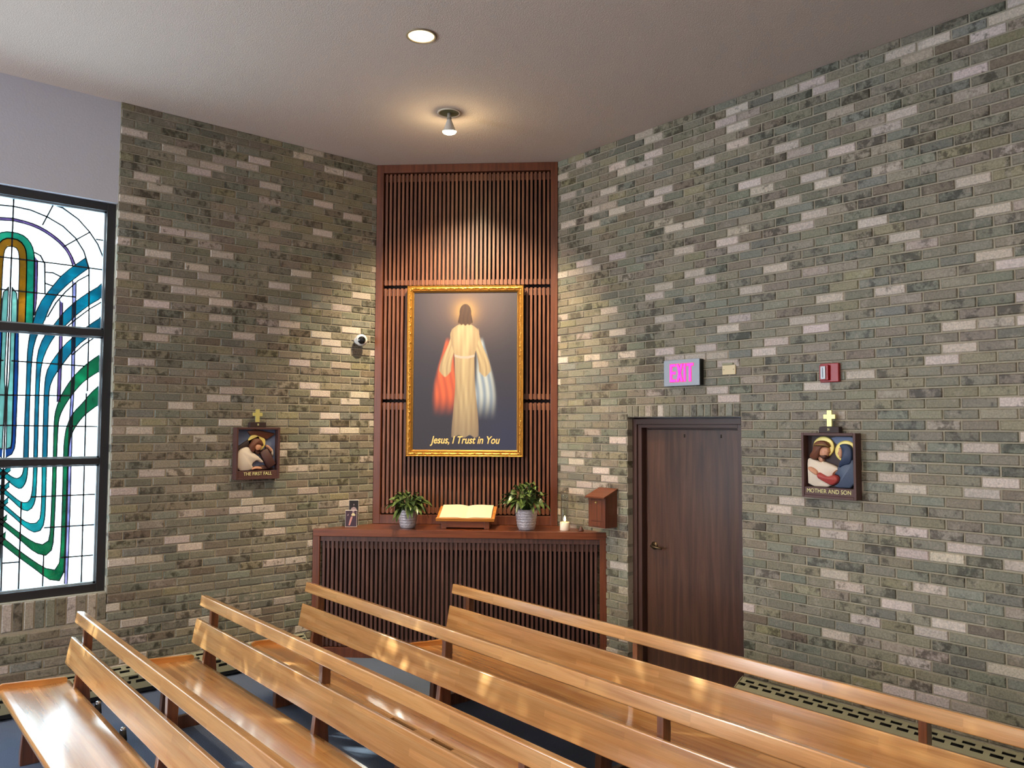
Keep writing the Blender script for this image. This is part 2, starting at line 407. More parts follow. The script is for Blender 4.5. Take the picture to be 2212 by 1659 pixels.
    bm = bmesh.new(); bm.from_mesh(me); bmesh.ops.recalc_face_normals(bm, faces=bm.faces); bm.to_mesh(me); bm.free()
    o = D.objects.new(name, me); COL.objects.link(o)
    return o

PR = lambda u, d, z: (u, YR-d, z)
wr = brick_wall('wall_right', PR, None, BP.x-0.02, XE, 0.0, ZC, DX1, 2.0843,
                holes=[(DX0, DX1, 0.0, 2.2177)], extra=[(DX0, DX1, DZ, 2.2177, 0.0657)])
struct(wr, 'long grey-green mottled brick wall with the door', 'wall')
PLW = lambda u, d, z: (XL+d, u, z)
wl = brick_wall('wall_left', PLW, None, -1.6, AP.y+0.02, 0.0, ZC, YW1, 2.2909-0.0667*30,
                holes=[(YW0, YW1, 0.578, 4.6)], extra=[(YW0-0.005, YW1+0.005, 0.578, ZW0, 0.0667)])
struct(wl, 'grey-brown mottled brick wall beside the stained glass window', 'wall')

def slab(name, x0, x1, y0, y1, z0, z1, m, label, cat):
    b = MB(); b.box(x0, x1, y0, y1, z0, z1); o = b.build(name, m); return struct(o, label, cat)
b = MB(); b.box(XL-0.015-0.09, XL-0.015, YW0-0.001, YW1, ZW1, ZC)
struct(b.build('wall_window', M['plaster']), 'plain white plaster above the stained glass window', 'wall')
b = MB(); b.prism([(AP.x-0.10, AP.y+0.02), (AP.x, AP.y+0.14), (BP.x-0.14, YR), (BP.x-0.02, YR+0.10), (AP.x-0.10, YR+0.10)], 2, 0, ZC)
struct(b.build('wall_corner', M['plaster']), 'concealed wall behind the slatted corner panel', 'wall')
slab('wall_west', XL-0.1, XL, YS, -1.6, 0, ZC, M['plaster'], 'plain plaster wall out of view on the left', 'wall')
slab('wall_east', XE, XE+0.1, YS, YR+0.1, 0, ZC, M['plaster'], 'plain plaster wall out of view on the far right', 'wall')
slab('wall_south', XL-0.1, XE+0.1, YS-0.1, YS, 0, ZC, M['plaster'], 'plain plaster wall behind the viewpoint', 'wall')
slab('floor', XL-0.1, XE+0.1, YS-0.1, YR+0.3, -0.1, 0.0, M['carpet'], 'blue-grey short-pile carpet', 'floor')
slab('ceiling', XL-0.1, XE+0.1, YS-0.1, YR+0.1, ZC, ZC+0.1, M['ceiling'], 'textured off-white ceiling', 'ceiling')
b = MB(); b.box(DX0-0.3, DX1+0.3, YR+0.30, YR+0.36, -0.0, 2.4); b.box(DX0-0.36, DX0-0.3, YR+0.09, YR+0.36, 0, 2.4); b.box(DX1+0.3, DX1+0.36, YR+0.09, YR+0.36, 0, 2.4); b.box(DX0-0.36, DX1+0.36, YR+0.09, YR+0.36, 2.4, 2.46)
struct(b.build('wall_door_recess', M['plaster']), 'closed dark recess behind the door', 'wall')

# ------------------------------------------------------------------ window 1, stained glass
XG = -6.715                               # plane of the glass
CT, ST = math.cos(YAW), math.sin(YAW)
def traced(x, y, X=XG):
    """a point traced on the photograph, carried back to the glass plane in the wall"""
    u = (x-1106.0)/F_PX; v = -(y-829.5)/F_PX
    u, v = _cr*u-_sr*v, _sr*u+_cr*v
    dx, dy, dz = u, math.cos(PITCH)-v*math.sin(PITCH), math.sin(PITCH)+v*math.cos(PITCH)
    rx, ry = dx*CT-dy*ST, dx*ST+dy*CT
    k = X/rx
    return (ry*k, CAM_H+dz*k)
A_ = lambda pts: [traced(x/3.318, 350+y/3.318) for x, y in pts]
B_ = lambda pts: [traced(x/3.318, 850+y/3.318) for x, y in pts]
YC = traced(88/3.318, 350+503/3.318)[0]+0.0005
def smooth2(p, it=1, closed=False):
    for _ in range(it):
        q = []
        n = len(p); rng = range(n) if closed else range(n-1)
        if not closed: q.append(p[0])
        for i in rng:
            a, c = p[i], p[(i+1) % n]
            q.append((a[0]*.75+c[0]*.25, a[1]*.75+c[1]*.25)); q.append((a[0]*.25+c[0]*.75, a[1]*.25+c[1]*.75))
        if not closed: q.append(p[-1])
        p = q
    return p
GC = {'teal': glass_pane('glass_blue', (0.0000, 0.0260, 0.0399)), 'turq': glass_pane('glass_turquoise', (0.0000, 0.0462, 0.0462)),
      'green': glass_pane('glass_green', (0.0000, 0.0260, 0.0092)), 'lgreen': glass_pane('glass_sea_green', (0.0008, 0.0420, 0.0231)),
      'orange': glass_pane('glass_amber', (0.0504, 0.0176, 0.0004)), 'purple': glass_pane('glass_purple', (0.0294, 0.0147, 0.0462)),
      'lav': glass_pane('glass_lavender', (0.0714, 0.0588, 0.1134)), 'navy': glass_pane('glass_navy', (0.0000, 0.0084, 0.0378)),
      'pale': glass_pane('glass_pale_green', (0.0378, 0.0840, 0.0672)), 'clear': glass_pane('glass_clear', (0.27, 0.32, 0.335))}
GN = list(GC)
bands = []      # (colour, outer edge, inner edge) ; pieces run between two edges
def band(c, o, i): bands.append((c, smooth2(o), smooth2(i)))
band('teal', A_([(615, 685), (520, 750), (440, 810), (370, 900), (310, 970), (260, 1060), (235, 1155), (215, 1215), (195, 1350), (190, 1500)])+B_([(185, 0), (175, 200), (167, 470)]),
     A_([(638, 760), (560, 815), (480, 880), (400, 960), (350, 1050), (310, 1165), (275, 1215), (235, 1330), (222, 1500)])+B_([(215, 0), (208, 200), (203, 470)]))
band('teal', A_([(760, 862), (640, 930), (560, 985), (480, 1050), (420, 1120), (385, 1170), (330, 1220), (290, 1300), (265, 1380), (258, 1500)])+B_([(252, 0), (246, 200), (240, 470)]),
     A_([(760, 962), (660, 1010), (580, 1070), (520, 1120), (470, 1175), (400, 1230), (340, 1330), (300, 1430), (285, 1550)])+B_([(280, 0), (274, 200), (268, 470)]))
band('teal', A_([(760, 1092), (680, 1140), (610, 1190), (560, 1225), (480, 1290), (420, 1360), (360, 1440), (325, 1520)])+B_([(315, 0), (309, 200), (303, 470)]),
     A_([(760, 1185), (640, 1250), (570, 1300), (510, 1370), (440, 1460), (390, 1530), (358, 1600)])+B_([(350, 0), (344, 200), (337, 470)]))
band('green', A_([(750, 1357), (640, 1430), (560, 1500), (500, 1570), (450, 1650)])+B_([(420, 50), (390, 150), (385, 250), (380, 470)]),
     A_([(750, 1478), (660, 1530), (590, 1580), (530, 1650)])+B_([(500, 30), (450, 110), (420, 180), (412, 300), (406, 470)]))
band('green', A_([(750, 1580), (700, 1610), (650, 1655)])+B_([(590, 70), (530, 130), (480, 220), (458, 330), (454, 470)]),
     B_([(745, 53), (640, 125), (580, 180), (520, 270), (495, 350), (487, 470)]))
band('turq', B_([(200, 495), (198, 560), (190, 620), (172, 662), (145, 687), (100, 665), (40, 610), (-30, 555)]), B_([(170, 495), (168, 550), (155, 590), (125, 612), (90, 600), (40, 565), (-30, 512)]))
band('turq', B_([(268, 495), (262, 640), (255, 770), (225, 832), (185, 846), (140, 820), (80, 760), (-30, 672)]), B_([(240, 495), (235, 640), (226, 730), (212, 768), (185, 786), (150, 778), (100, 742), (-30, 630)]))
band('turq', B_([(333, 495), (328, 750), (320, 920), (295, 985), (245, 1000), (200, 975), (150, 935), (80, 870), (-30, 785)]), B_([(300, 495), (298, 750), (290, 885), (272, 922), (240, 935), (200, 928), (150, 898), (90, 845), (-30, 745)]))
band('green', B_([(405, 495), (398, 750), (386, 1000), (378, 1100), (358, 1148), (322, 1165), (275, 1152), (220, 1118), (140, 1045), (70, 988), (-30, 908)]), B_([(378, 495), (368, 800), (358, 1020), (342, 1068), (308, 1085), (270, 1078), (220, 1055), (140, 1000), (60, 938), (-30, 872)]))
band('green', B_([(485, 495), (475, 800), (465, 1100), (458, 1300), (435, 1340), (390, 1350), (330, 1322), (260, 1265), (140, 1180), (50, 1108), (-30, 1045)]), B_([(452, 495), (445, 800), (435, 1100), (424, 1230), (405, 1262), (368, 1268), (310, 1246), (220, 1186), (140, 1128), (60, 1062), (-30, 995)]))
band('purple', A_([(90, 402), (200, 428), (300, 468), (400, 535), (470, 600), (512, 665), (540, 735)]), A_([(90, 422), (200, 448), (300, 490), (395, 555), (455, 612), (495, 670), (518, 740)]))
band('purple', A_([(246, 672), (244, 800), (240, 1000), (238, 1100)]), A_([(270, 705), (268, 850), (262, 1000), (246, 1100)]))
band('lav', A_([(520, 850), (518, 1100), (512, 1400), (510, 1640)])+B_([(498, 150), (488, 470)]), A_([(546, 870), (540, 1100), (536, 1400), (530, 1640)])+B_([(520, 150), (512, 470)]))
band('lav', B_([(488, 495), (478, 900), (459, 1400)]), B_([(510, 495), (500, 900), (481, 1400)]))
band('purple', A_([(428, 990), (424, 1300), (412, 1600)])+B_([(408, 60)]), A_([(449, 1010), (446, 1300), (436, 1600)])+B_([(430, 60)]))
# central arches: half outlines from the axis outwards
band('lgreen', A_([(88, 503), (150, 515), (205, 555), (240, 620), (248, 700), (247, 900), (236, 1160)]), A_([(88, 548), (135, 558), (172, 595), (190, 650), (191, 750), (188, 900), (180, 1160)]))
band('orange', A_([(88, 550), (135, 560), (172, 597), (190, 650), (191, 750), (188, 900), (180, 1160)]), A_([(88, 605), (115, 612), (133, 640), (138, 690), (137, 800), (134, 900), (124, 1160)]))
band('pale', A_([(86, 898), (105, 905), (123, 935), (122, 1160), (108, 1215), (98, 1500)])+B_([(95, 0), (85, 330), (78, 395)]), A_([(86, 898), (84, 950), (82, 1000), (76, 1200), (70, 1400), (66, 1550)])+B_([(50, 0), (46, 300), (42, 395)]))
band('navy', A_([(132, 1205), (130, 1500)])+B_([(124, 0), (112, 330), (105, 400), (80, 445), (40, 460)]), A_([(108, 1205), (100, 1500)])+B_([(95, 0), (88, 330), (78, 390), (60, 405), (40, 400)]))
def resample(p, n):
    d = [0]
    for i in range(1, len(p)): d.append(d[-1]+math.hypot(p[i][0]-p[i-1][0], p[i][1]-p[i-1][1]))
    out = []
    for k in range(n):
        t = d[-1]*k/(n-1); i = 0
        while i < len(p)-2 and d[i+1] < t: i += 1
        f = 0 if d[i+1] == d[i] else (t-d[i])/(d[i+1]-d[i]); f = min(1, max(0, f))
        out.append((p[i][0]+(p[i+1][0]-p[i][0])*f, p[i][1]+(p[i+1][1]-p[i][1])*f))
    return out
win = D.objects.new('window_1', None); COL.objects.link(win); win['kind'] = 'structure'
win['label'] = 'tall stained glass window of blue, green and amber ribbons in a dark frame'; win['category'] = 'window'
FY0, FY1, FZ0, FZ1 = YW0+0.062, YW1-0.062, ZW0+0.062, ZW1-0.062
g = MB(); lead = MB()
g.poly([(XG-0.008, FY0, FZ0), (XG-0.008, FY1, FZ0), (XG-0.008, FY1, FZ1), (XG-0.008, FY0, FZ1)], GN.index('clear'))
def cl(p): return (min(max(p[0], FY0), FY1), min(max(p[1], FZ0), FZ1))
def lead_line(p, wd=0.0035, X=XG):
    p = [cl(q) for q in p]
    for i in range(len(p)-1):
        (a, b_), (c, d_) = p[i], p[i+1]; l = math.hypot(c-a, d_-b_)
        if l < 1e-5: continue
        ny, nz = -(d_-b_)/l*wd, (c-a)/l*wd; ey, ez = (c-a)/l*wd*0.6, (d_-b_)/l*wd*0.6
        a, b_, c, d_ = a-ey, b_-ez, c+ey, d_+ez
        r = [(a-ny, b_-nz), (c-ny, d_-nz), (c+ny, d_+nz), (a+ny, b_+nz)]
        lead.prism(r, 0, X-0.004, X+0.007)
lead_px = []
for mir in (0, 1):
    T = (lambda p: (2*YC-p[0], p[1])) if mir else (lambda p: p)
    for bi, (c, o, i_) in enumerate(bands):
        n = 22; O_ = [cl(T(p)) for p in resample(o, n)]; I_ = [cl(T(p)) for p in resample(i_, n)]
        x0_, x1_ = XG-0.004+mir*0.0045+bi*1e-5, XG-0.001+mir*0.0045+bi*1e-5
        for k in range(n-1):
            q = [O_[k], O_[k+1], I_[k+1], I_[k]]
            g.poly([(x1_, p[0], p[1]) for p in q], GN.index(c))
        lead_line(O_, 0.0030); lead_line(I_, 0.0030)
    ll = [A_([(95, 318), (220, 345), (340, 395), (450, 460), (540, 545), (600, 640), (637, 760), (637, 1165)]), A_([(370, 290), (450, 330), (560, 410), (640, 500), (700, 590), (755, 700)]),
          A_([(380, 310), (305, 450)]), A_([(640, 505), (460, 605)]), A_([(690, 555), (770, 566)]),
          A_([(85, 690), (400, 728), (770, 777)]), A_([(85, 920), (540, 968)]), A_([(85, 1425), (600, 1462)]), A_([(635, 810), (560, 850), (470, 930), (400, 1010), (340, 1110)]),
          A_([(750, 1000), (640, 1055), (540, 1130), (470, 1190)]), A_([(690, 1250), (600, 1310), (520, 1380)]), A_([(250, 650), (290, 672), (320, 730), (322, 940)]), A_([(325, 790), (380, 795), (430, 820)]), A_([(325, 870), (375, 888)]),
          A_([(637, 1180), (625, 1640)]), B_([(618, 0), (605, 470)]), B_([(604, 495), (580, 1400)]),
          B_([(50, 12), (500, 16)]), B_([(45, 229), (745, 237)]), B_([(220, 742), (725, 720)]), B_([(318, 962), (720, 937)]), B_([(438, 1176), (710, 1154)]), B_([(20, 1216), (140, 1207)]),
          B_([(152, 780), (130, 1440)]), B_([(312, 1160), (303, 1420)]), B_([(30, 560), (5, 1450)])]
    for p in ll: lead_line([T(q) for q in p], 0.0048)
lead_line([(YC, FZ0), (YC, FZ1)], 0.005)
g.build('stained_glass', [GC[k] for k in GN], win, fix=False)
lead.build('lead_came', M['lead'], win)
fr = MB()
XF0, XF1 = XG-0.04, XL-0.062
for (a, b_, c, d_) in ((YW0, FY0, ZW0, ZW1), (FY1, YW1, ZW0, ZW1), (FY0, FY1, ZW0, FZ0), (FY0, FY1, FZ1, ZW1), (FY0, FY1, 2.708, 2.764), (FY0, FY1, 1.735, 1.785)):
    fr.box(XF0, XF1, a, b_, c, d_)
fr.build('window_frame', M['bronze'], win, bevel=0.004)
bd = MB()
for (za, zb) in ((FZ0, 1.735), (1.785, 2.708), (2.764, FZ1)):
    for (a, b_, c, d_) in ((FY0, FY0+0.012, za, zb), (FY1-0.012, FY1, za, zb), (FY0, FY1, za, za+0.012), (FY0, FY1, zb-0.012, zb)):
        bd.box(XG+0.004, XG+0.03, a, b_, c, d_)
bd.build('glazing_bead', simple('grey_bead', srgb(150, 165, 175), 0.5), win)

# ------------------------------------------------------------------ door 1
dr = D.objects.new('door_1', None); COL.objects.link(dr); dr['kind'] = 'structure'; dr.location = (DX0, YR, 0)
dr['label'] = 'dark brown wooden door set back in the brick wall'; dr['category'] = 'door'
W_ = DX1-DX0
f = MB()
f.box(0.0, 0.045, 0.070, 0.20, 0, DZ-0.013); f.box(W_-0.045, W_, 0.070, 0.20, 0, DZ-0.013); f.box(0.045, W_-0.045, 0.070, 0.20, DZ-0.06, DZ-0.013)
f.box(0.045, 0.085, 0.088, 0.20, 0, DZ-0.06); f.box(W_-0.085, W_-0.045, 0.088, 0.20, 0, DZ-0.06); f.box(0.085, W_-0.085, 0.088, 0.20, DZ-0.088, DZ-0.06)
f.box(0.085, 0.105, 0.15, 0.20, 0, DZ-0.088); f.box(0.105, W_-0.085, 0.15, 0.20, DZ-0.10, DZ-0.088)
f.build('door_frame', M['door_frame'], dr, bevel=0.002)
f = MB(); f.box(0.106, W_-0.088, 0.135, 0.18, 0.008, DZ-0.102)
f.build('door_leaf', M['door'], dr, bevel=0.002)
h = MB(); yb = 0.135
h.lathe([(0.0, 0), (0.032, 0.0), (0.032, 0.008), (0.0, 0.010)], mat4=Matrix.Translation((0.185, yb, 1.045)) @ Matrix.Rotation(PI/2, 4, 'X'))
h.tube([(0.185, yb-0.005, 1.045), (0.185, yb-0.05, 1.045), (0.20, yb-0.06, 1.045), (0.30, yb-0.058, 1.035)], [0.012, 0.011, 0.011, 0.008], 10)
h.build('door_handle', simple('aged_brass', srgb(96, 80, 60), 0.3, metal=0.9), dr)
h = MB()
for hx in (0.50, 0.85):
    for hz in (1.958, 1.972): h.lathe([(0, 0), (0.006, 0), (0.006, 0.004), (0, 0.005)], seg=10, mat4=Matrix.Translation((hx, yb, hz)) @ Matrix.Rotation(PI/2, 4, 'X'))
h.build('screw_hole', M['black'], dr)

# ------------------------------------------------------------------ pews
def make_pew(label, x0, y0):
    Lp = 5.32
    t = thing('church_pew', label, 'pew', (x0, y0, 0), 0, 'slatted oak pews in rows')
    def rail(name, pf, pt):
        b_ = MB(); b_.prism(pf, 0, 0.0, Lp); o = b_.build(name, M['pew'], t, bevel=0.006, seg=3); return o
    rail('top_rail', [(-0.012, 0.758), (0.034, 0.752), (0.046, 0.822), (0.0, 0.830)], 0)
    rail('back_rail', [(-0.062, 0.510), (-0.034, 0.504), (-0.002, 0.666), (-0.030, 0.672)], 0)
    # scooped seat board: profile swept along the pew
    top = [(-0.420, 0.398), (-0.415, 0.412), (-0.400, 0.420), (-0.37, 0.419), (-0.30, 0.410), (-0.20, 0.400), (-0.11, 0.397), (-0.06, 0.400), (-0.035, 0.404)]
    bot = [(-0.035, 0.372), (-0.20, 0.366), (-0.37, 0.376), (-0.405, 0.378), (-0.417, 0.386)]
    b_ = MB(); b_.prism(top+bot, 0, 0.022, Lp-0.022, smooth=True)
    s_ = b_.build('seat', M['pew_seat'], t); 
    for xe in (0.0, Lp-0.022):
        b_ = MB(); b_.prism([(-0.432, 0.372), (-0.432, 0.438), (-0.40, 0.452), (-0.06, 0.428), (-0.045, 0.418), (-0.045, 0.37)], 0, xe, xe+0.022)
        b_.build('end_strip', M['pew_end'], t, bevel=0.004)
    for i in range(4):
        xs = 0.168+1.635*i
        b_ = MB(); b_.prism([(0.000, 0.757), (0.044, 0.800), (0.052, 0.70), (0.046, 0.56), (0.040, 0.42), (0.052, 0.25), (0.082, 0.10), (0.095, 0.085), (0.095, 0.0), (-0.045, 0.0), (-0.050, 0.25), (-0.046, 0.40), (-0.032, 0.505), (-0.002, 0.66)], 0, xs, xs+0.038)
        b_.build('back_post', M['pew_post'], t, bevel=0.003)
        b_ = MB(); b_.prism([(-0.30, 0.368), (-0.18, 0.366), (-0.23, 0.11), (-0.21, 0.0), (-0.325, 0.0), (-0.325, 0.07)], 0, xs-0.005, xs+0.043)
        b_.build('front_leg', M['pew_post'], t, bevel=0.003)
        b_ = MB(); b_.box(xs+0.002, xs+0.036, -0.215, -0.03, 0.0, 0.085)
        b_.build('foot_runner', M['pew_post'], t, bevel=0.003)
        b_ = MB(); b_.box(xs+0.002, xs+0.036, -0.20, -0.045, 0.305, 0.364)
        b_.build('seat_bearer', M['pew_post'], t, bevel=0.003)
    for xk in (0.235, 0.80, 1.44, 1.86):
        b_ = MB()
        b_.lathe([(0.0, 0.225), (0.024, 0.225), (0.017, 0.285), (0.0, 0.285)], xk, 0.085, 14)
        k = b_.build('kneeler_bumper', M['black_rubber'], t); 
        b_ = MB(); b_.lathe([(0.017, 0.285), (0.016, 0.296), (0.010, 0.301), (0.0, 0.302)], xk, 0.085, 14)
        b_.tube([(xk, 0.085, 0.243), (xk, -0.04, 0.25)], 0.004, 8); b_.box(xk-0.006, xk+0.006, -0.056, -0.028, 0.246, 0.40)
        b_.build('bolt', M['chrome'], k)
    return t
PEWS = [
 ('oak pew nearest the viewer, its seat glazed blue by the window', -5.80, 1.255),
 ('second oak pew from the viewer, with a slotted hymn ledge behind its back', -5.79, 2.045),
 ('third oak pew from the viewer, its left end in front of the slatted cabinet', -5.76, 2.833),
 ('farthest oak pew, set further right, in front of the brown door', -4.99, 3.668)]
pews = []
proto = make_pew(*PEWS[0]); pews.append(proto)
for lab, x0, y0 in PEWS[1:]:
    r_ = proto.copy(); COL.objects.link(r_); r_.location = (x0, y0, 0); r_['label'] = lab
    for ch in list(proto.children):
        c_ = ch.copy(); COL.objects.link(c_); c_.parent = r_
        for gc in list(ch.children):
            d_ = gc.copy(); COL.objects.link(d_); d_.parent = c_
    pews.append(r_)
# hymn ledge behind the second pew
b = MB()
xa = 1.42
for (p, q_) in ((xa, 2.49), (2.69, 2.82), (2.98, 5.2)): b.box(p, q_, -0.001, 0.040, 0.640, 0.652)
b.box(xa, 5.2, 0.040, 0.052, 0.56, 0.652)
b.build('hymn_ledge', M['pew'], pews[1], bevel=0.002)

# ------------------------------------------------------------------ convector heaters
def heater(label, loc, rz, ln, flip=1):
    t = thing('baseboard_heater', label, 'heater', loc, rz)
    # local: x along the wall, -y into the room
    b_ = MB(); b_.prism([(-0.005, 0.02), (-0.005, 0.195), (-0.062, 0.158), (-0.098, 0.142), (-0.098, 0.02)], 0, 0.01, ln-0.01)
    b_.build('core', M['black'], t)
    c_ = MB()
    segs = [((0.0, 0.214), (-0.022, 0.207)), ((-0.043, 0.196), (-0.054, 0.190)), ((-0.076, 0.177), (-0.108, 0.158))]
    def strip(p0, p1, xa_, xb_):
        (y0_, z0_), (y1_, z1_) = p0, p1; th = 0.004
        c_.hexa([(xa_, y0_, z0_-th), (xa_, y1_, z1_-th), (xb_, y1_, z1_-th), (xb_, y0_, z0_-th), (xa_, y0_, z0_), (xa_, y1_, z1_), (xb_, y1_, z1_), (xb_, y0_, z0_)])
    for p0, p1 in segs: strip(p0, p1, 0, ln)
    n_ = int(ln/0.104)
    for r_, (p0, p1) in enumerate((((-0.022, 0.207), (-0.043, 0.196)), ((-0.054, 0.190), (-0.076, 0.177)))):
        for k in range(n_+1):
            xk = k*0.104+(0.052 if r_ else 0.0)+0.012
            if xk+0.034 < ln: strip(p0, p1, xk, xk+0.034)
    for za, zb in ((0.150, 0.156), (0.118, 0.128), (0.05, 0.096)): c_.box(0, ln, -0.108, -0.104, za, zb)
    for r_, (za, zb) in enumerate(((0.128, 0.150), (0.096, 0.118))):
        for k in range(n_+1):
            xk = k*0.104+(0.052 if r_ else 0.0)+0.012
            if xk+0.034 < ln: c_.box(xk, xk+0.034, -0.108, -0.104, za, zb)
    c_.build('grille', M['heater'], t)
    for xe in (0.0, ln-0.006):
        e_ = MB(); e_.prism([(0.0, 0.0), (0.0, 0.22), (-0.03, 0.21), (-0.112, 0.163), (-0.112, 0.0)], 0, xe, xe+0.006)
        e_.build('end_cap', M['heater'], t)
    return t
heater('sage green baseboard heater under the brick wall right of the door', (DX1-0.005, YR-0.003, 0), 0, 6.8)
heater('sage green baseboard heater under the brick wall below the window', (XL+0.003, -1.4, 0), PI/2, 4.62)

# ------------------------------------------------------------------ diagonal timber corner
dvec = (BP-AP); PL = dvec.length; ang = math.atan2(dvec.y, dvec.x)
# local frame of the corner: x along the diagonal from the left wall, -y into the room
wp = thing('timber_wall_panel', 'tall reddish-brown slatted wood panel filling the corner up to the ceiling', 'wall panel', (AP.x, AP.y, 0), ang)
f = MB()
Z0P = 1.121
f.box(0.0, 0.066, -0.012, 0.10, Z0P, ZC-0.002); f.box(PL-0.066, PL, -0.012, 0.10, Z0P, ZC-0.002)
f.box(0.066, PL-0.066, -0.012, 0.10, ZC-0.080, ZC-0.002); f.box(0.066, PL-0.066, -0.012, 0.10, Z0P, 1.205)
f.build('panel_frame', M['walnut'], wp, bevel=0.003)
f = MB(); f.box(0.066, PL-0.066, 0.07, 0.08, 1.205, ZC-0.08); f.build('panel_backing', M['black_back'], wp)
tiers = [(3.372, ZC-0.082), (2.283, 3.355), (1.21, 2.266)]
NSL = 40; pitch = (PL-0.132-0.01)/NSL
for za, zb in tiers:
    s_ = MB()
    for k in range(NSL):
        xk = 0.071+k*pitch
        s_.box(xk+0.010, xk+0.031, 0.012, 0.046, za+0.006, zb-0.006)
    s_.box(0.068, PL-0.068, 0.034, 0.062, zb-0.075, zb-0.012); s_.box(0.068, PL-0.068, 0.034, 0.062, za+0.012, za+0.06)
    s_.build('slat_section', M['slat'], wp)

# ------------------------------------------------------------------ cabinet under the panel
CD = 0.437                                  # depth in front of the panel
cb_ = thing('slatted_cabinet', 'low reddish-brown slatted wood cabinet built across the corner', 'cabinet', (AP.x, AP.y, 0), ang)
ln0, ln1 = -CD+0.004, PL+CD-0.004           # front edge meets both walls
t_ = MB(); t_.prism([(ln0, -CD), (ln1, -CD), (PL-0.004, -0.004), (0.004, -0.004)], 2, 1.055, 1.120)
t_.box(0.004, PL-0.004, -0.004, 0.095, 1.055, 1.120)
t_.build('cabinet_top', M['walnut_h'], cb_, bevel=0.003)
f = MB()
f.prism([(ln0, -CD), (ln0+0.062, -CD), (ln0+0.062, -CD+0.032), (ln0+0.032, -CD+0.032)], 2, 0.0, 1.055); f.prism([(ln1-0.062, -CD), (ln1, -CD), (ln1-0.032, -CD+0.032), (ln1-0.062, -CD+0.032)], 2, 0.0, 1.055)
f.box(ln0+0.062, ln1-0.062, -CD+0.001, -CD+0.032, 0.0, 0.085)
f.build('cabinet_frame', M['walnut'], cb_, bevel=0.002)
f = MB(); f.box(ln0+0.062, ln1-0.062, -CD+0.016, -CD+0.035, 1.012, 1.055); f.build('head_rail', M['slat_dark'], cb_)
f = MB(); f.prism([(ln0+0.08, -CD+0.075), (ln1-0.08, -CD+0.075), (ln1-0.10, -CD+0.085), (ln0+0.10, -CD+0.085)], 2, 0.002, 1.054); f.build('cabinet_backing', M['black_back'], cb_)
s_ = MB(); NC = 62; pc = (ln1-ln0-0.15)/NC
for k in range(NC):
    xk = ln0+0.075+k*pc
    s_.box(xk+0.009, xk+0.030, -CD+0.022, -CD+0.052, 0.09, 1.016)
s_.box(ln0+0.075, ln1-0.075, -CD+0.040, -CD+0.066, 0.945, 1.010); s_.box(ln0+0.075, ln1-0.075, -CD+0.040, -CD+0.066, 0.09, 0.15)
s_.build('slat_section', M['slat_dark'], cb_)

# ------------------------------------------------------------------ framed picture on the slats
pic = thing('framed_picture', 'large gold-framed picture of a robed figure on dark blue with a lettered line', 'picture', (AP.x, AP.y, 0), ang)
PS0, PS1, PZ0, PZ1 = 0.318, 1.418, 1.753, 3.358
FW = 0.058; yF = -0.055
f = MB()
prof = [(0.0, 0.03), (0.0, -0.012), (0.006, -0.018), (0.014, -0.010), (0.026, -0.016), (0.040, -0.004), (0.046, -0.012), (0.054, 0.004), (FW+0.004, 0.012), (FW+0.004, 0.03)]
def ring(off): return [(PS0+off, PZ0+off), (PS1-off, PZ0+off), (PS1-off, PZ1-off), (PS0+off, PZ1-off)]
for i in range(len(prof)-1):
    r0, r1 = ring(prof[i][0]), ring(prof[i+1][0])
    for k in range(4):
        j = (k+1) % 4
        f.poly([(r0[k][0], yF+prof[i][1], r0[k][1]), (r0[j][0], yF+prof[i][1], r0[j][1]), (r1[j][0], yF+prof[i+1][1], r1[j][1]), (r1[k][0], yF+prof[i+1][1], r1[k][1])])
# carved scroll beads round the frame
def bead(x, z, rx, rz, h):
    f.lathe([(0.0, 1.0), (0.55, 0.8), (0.9, 0.35), (1.0, 0.0)], seg=8, mat4=Matrix.Translation((x, yF-0.008, z)) @ Matrix.Rotation(PI/2, 4, 'X') @ Matrix.Diagonal((rx, rz, h, 1)))
off = 0.028
nx = 26; nz = 38
for i in range(nx):
    x = PS0+0.045+(PS1-PS0-0.09)*i/(nx-1); s1 = 0.006*(1 if i % 2 else -1)
    for z in (PZ0+off, PZ1-off): bead(x, z+s1*0.8, 0.015, 0.008, 0.010)
for i in range(nz):
    z = PZ0+0.045+(PZ1-PZ0-0.09)*i/(nz-1); s1 = 0.006*(1 if i % 2 else -1)
    for x in (PS0+off, PS1-off): bead(x+s1*0.8, z, 0.008, 0.015, 0.010)
f.build('picture_frame', M['gold'], pic)
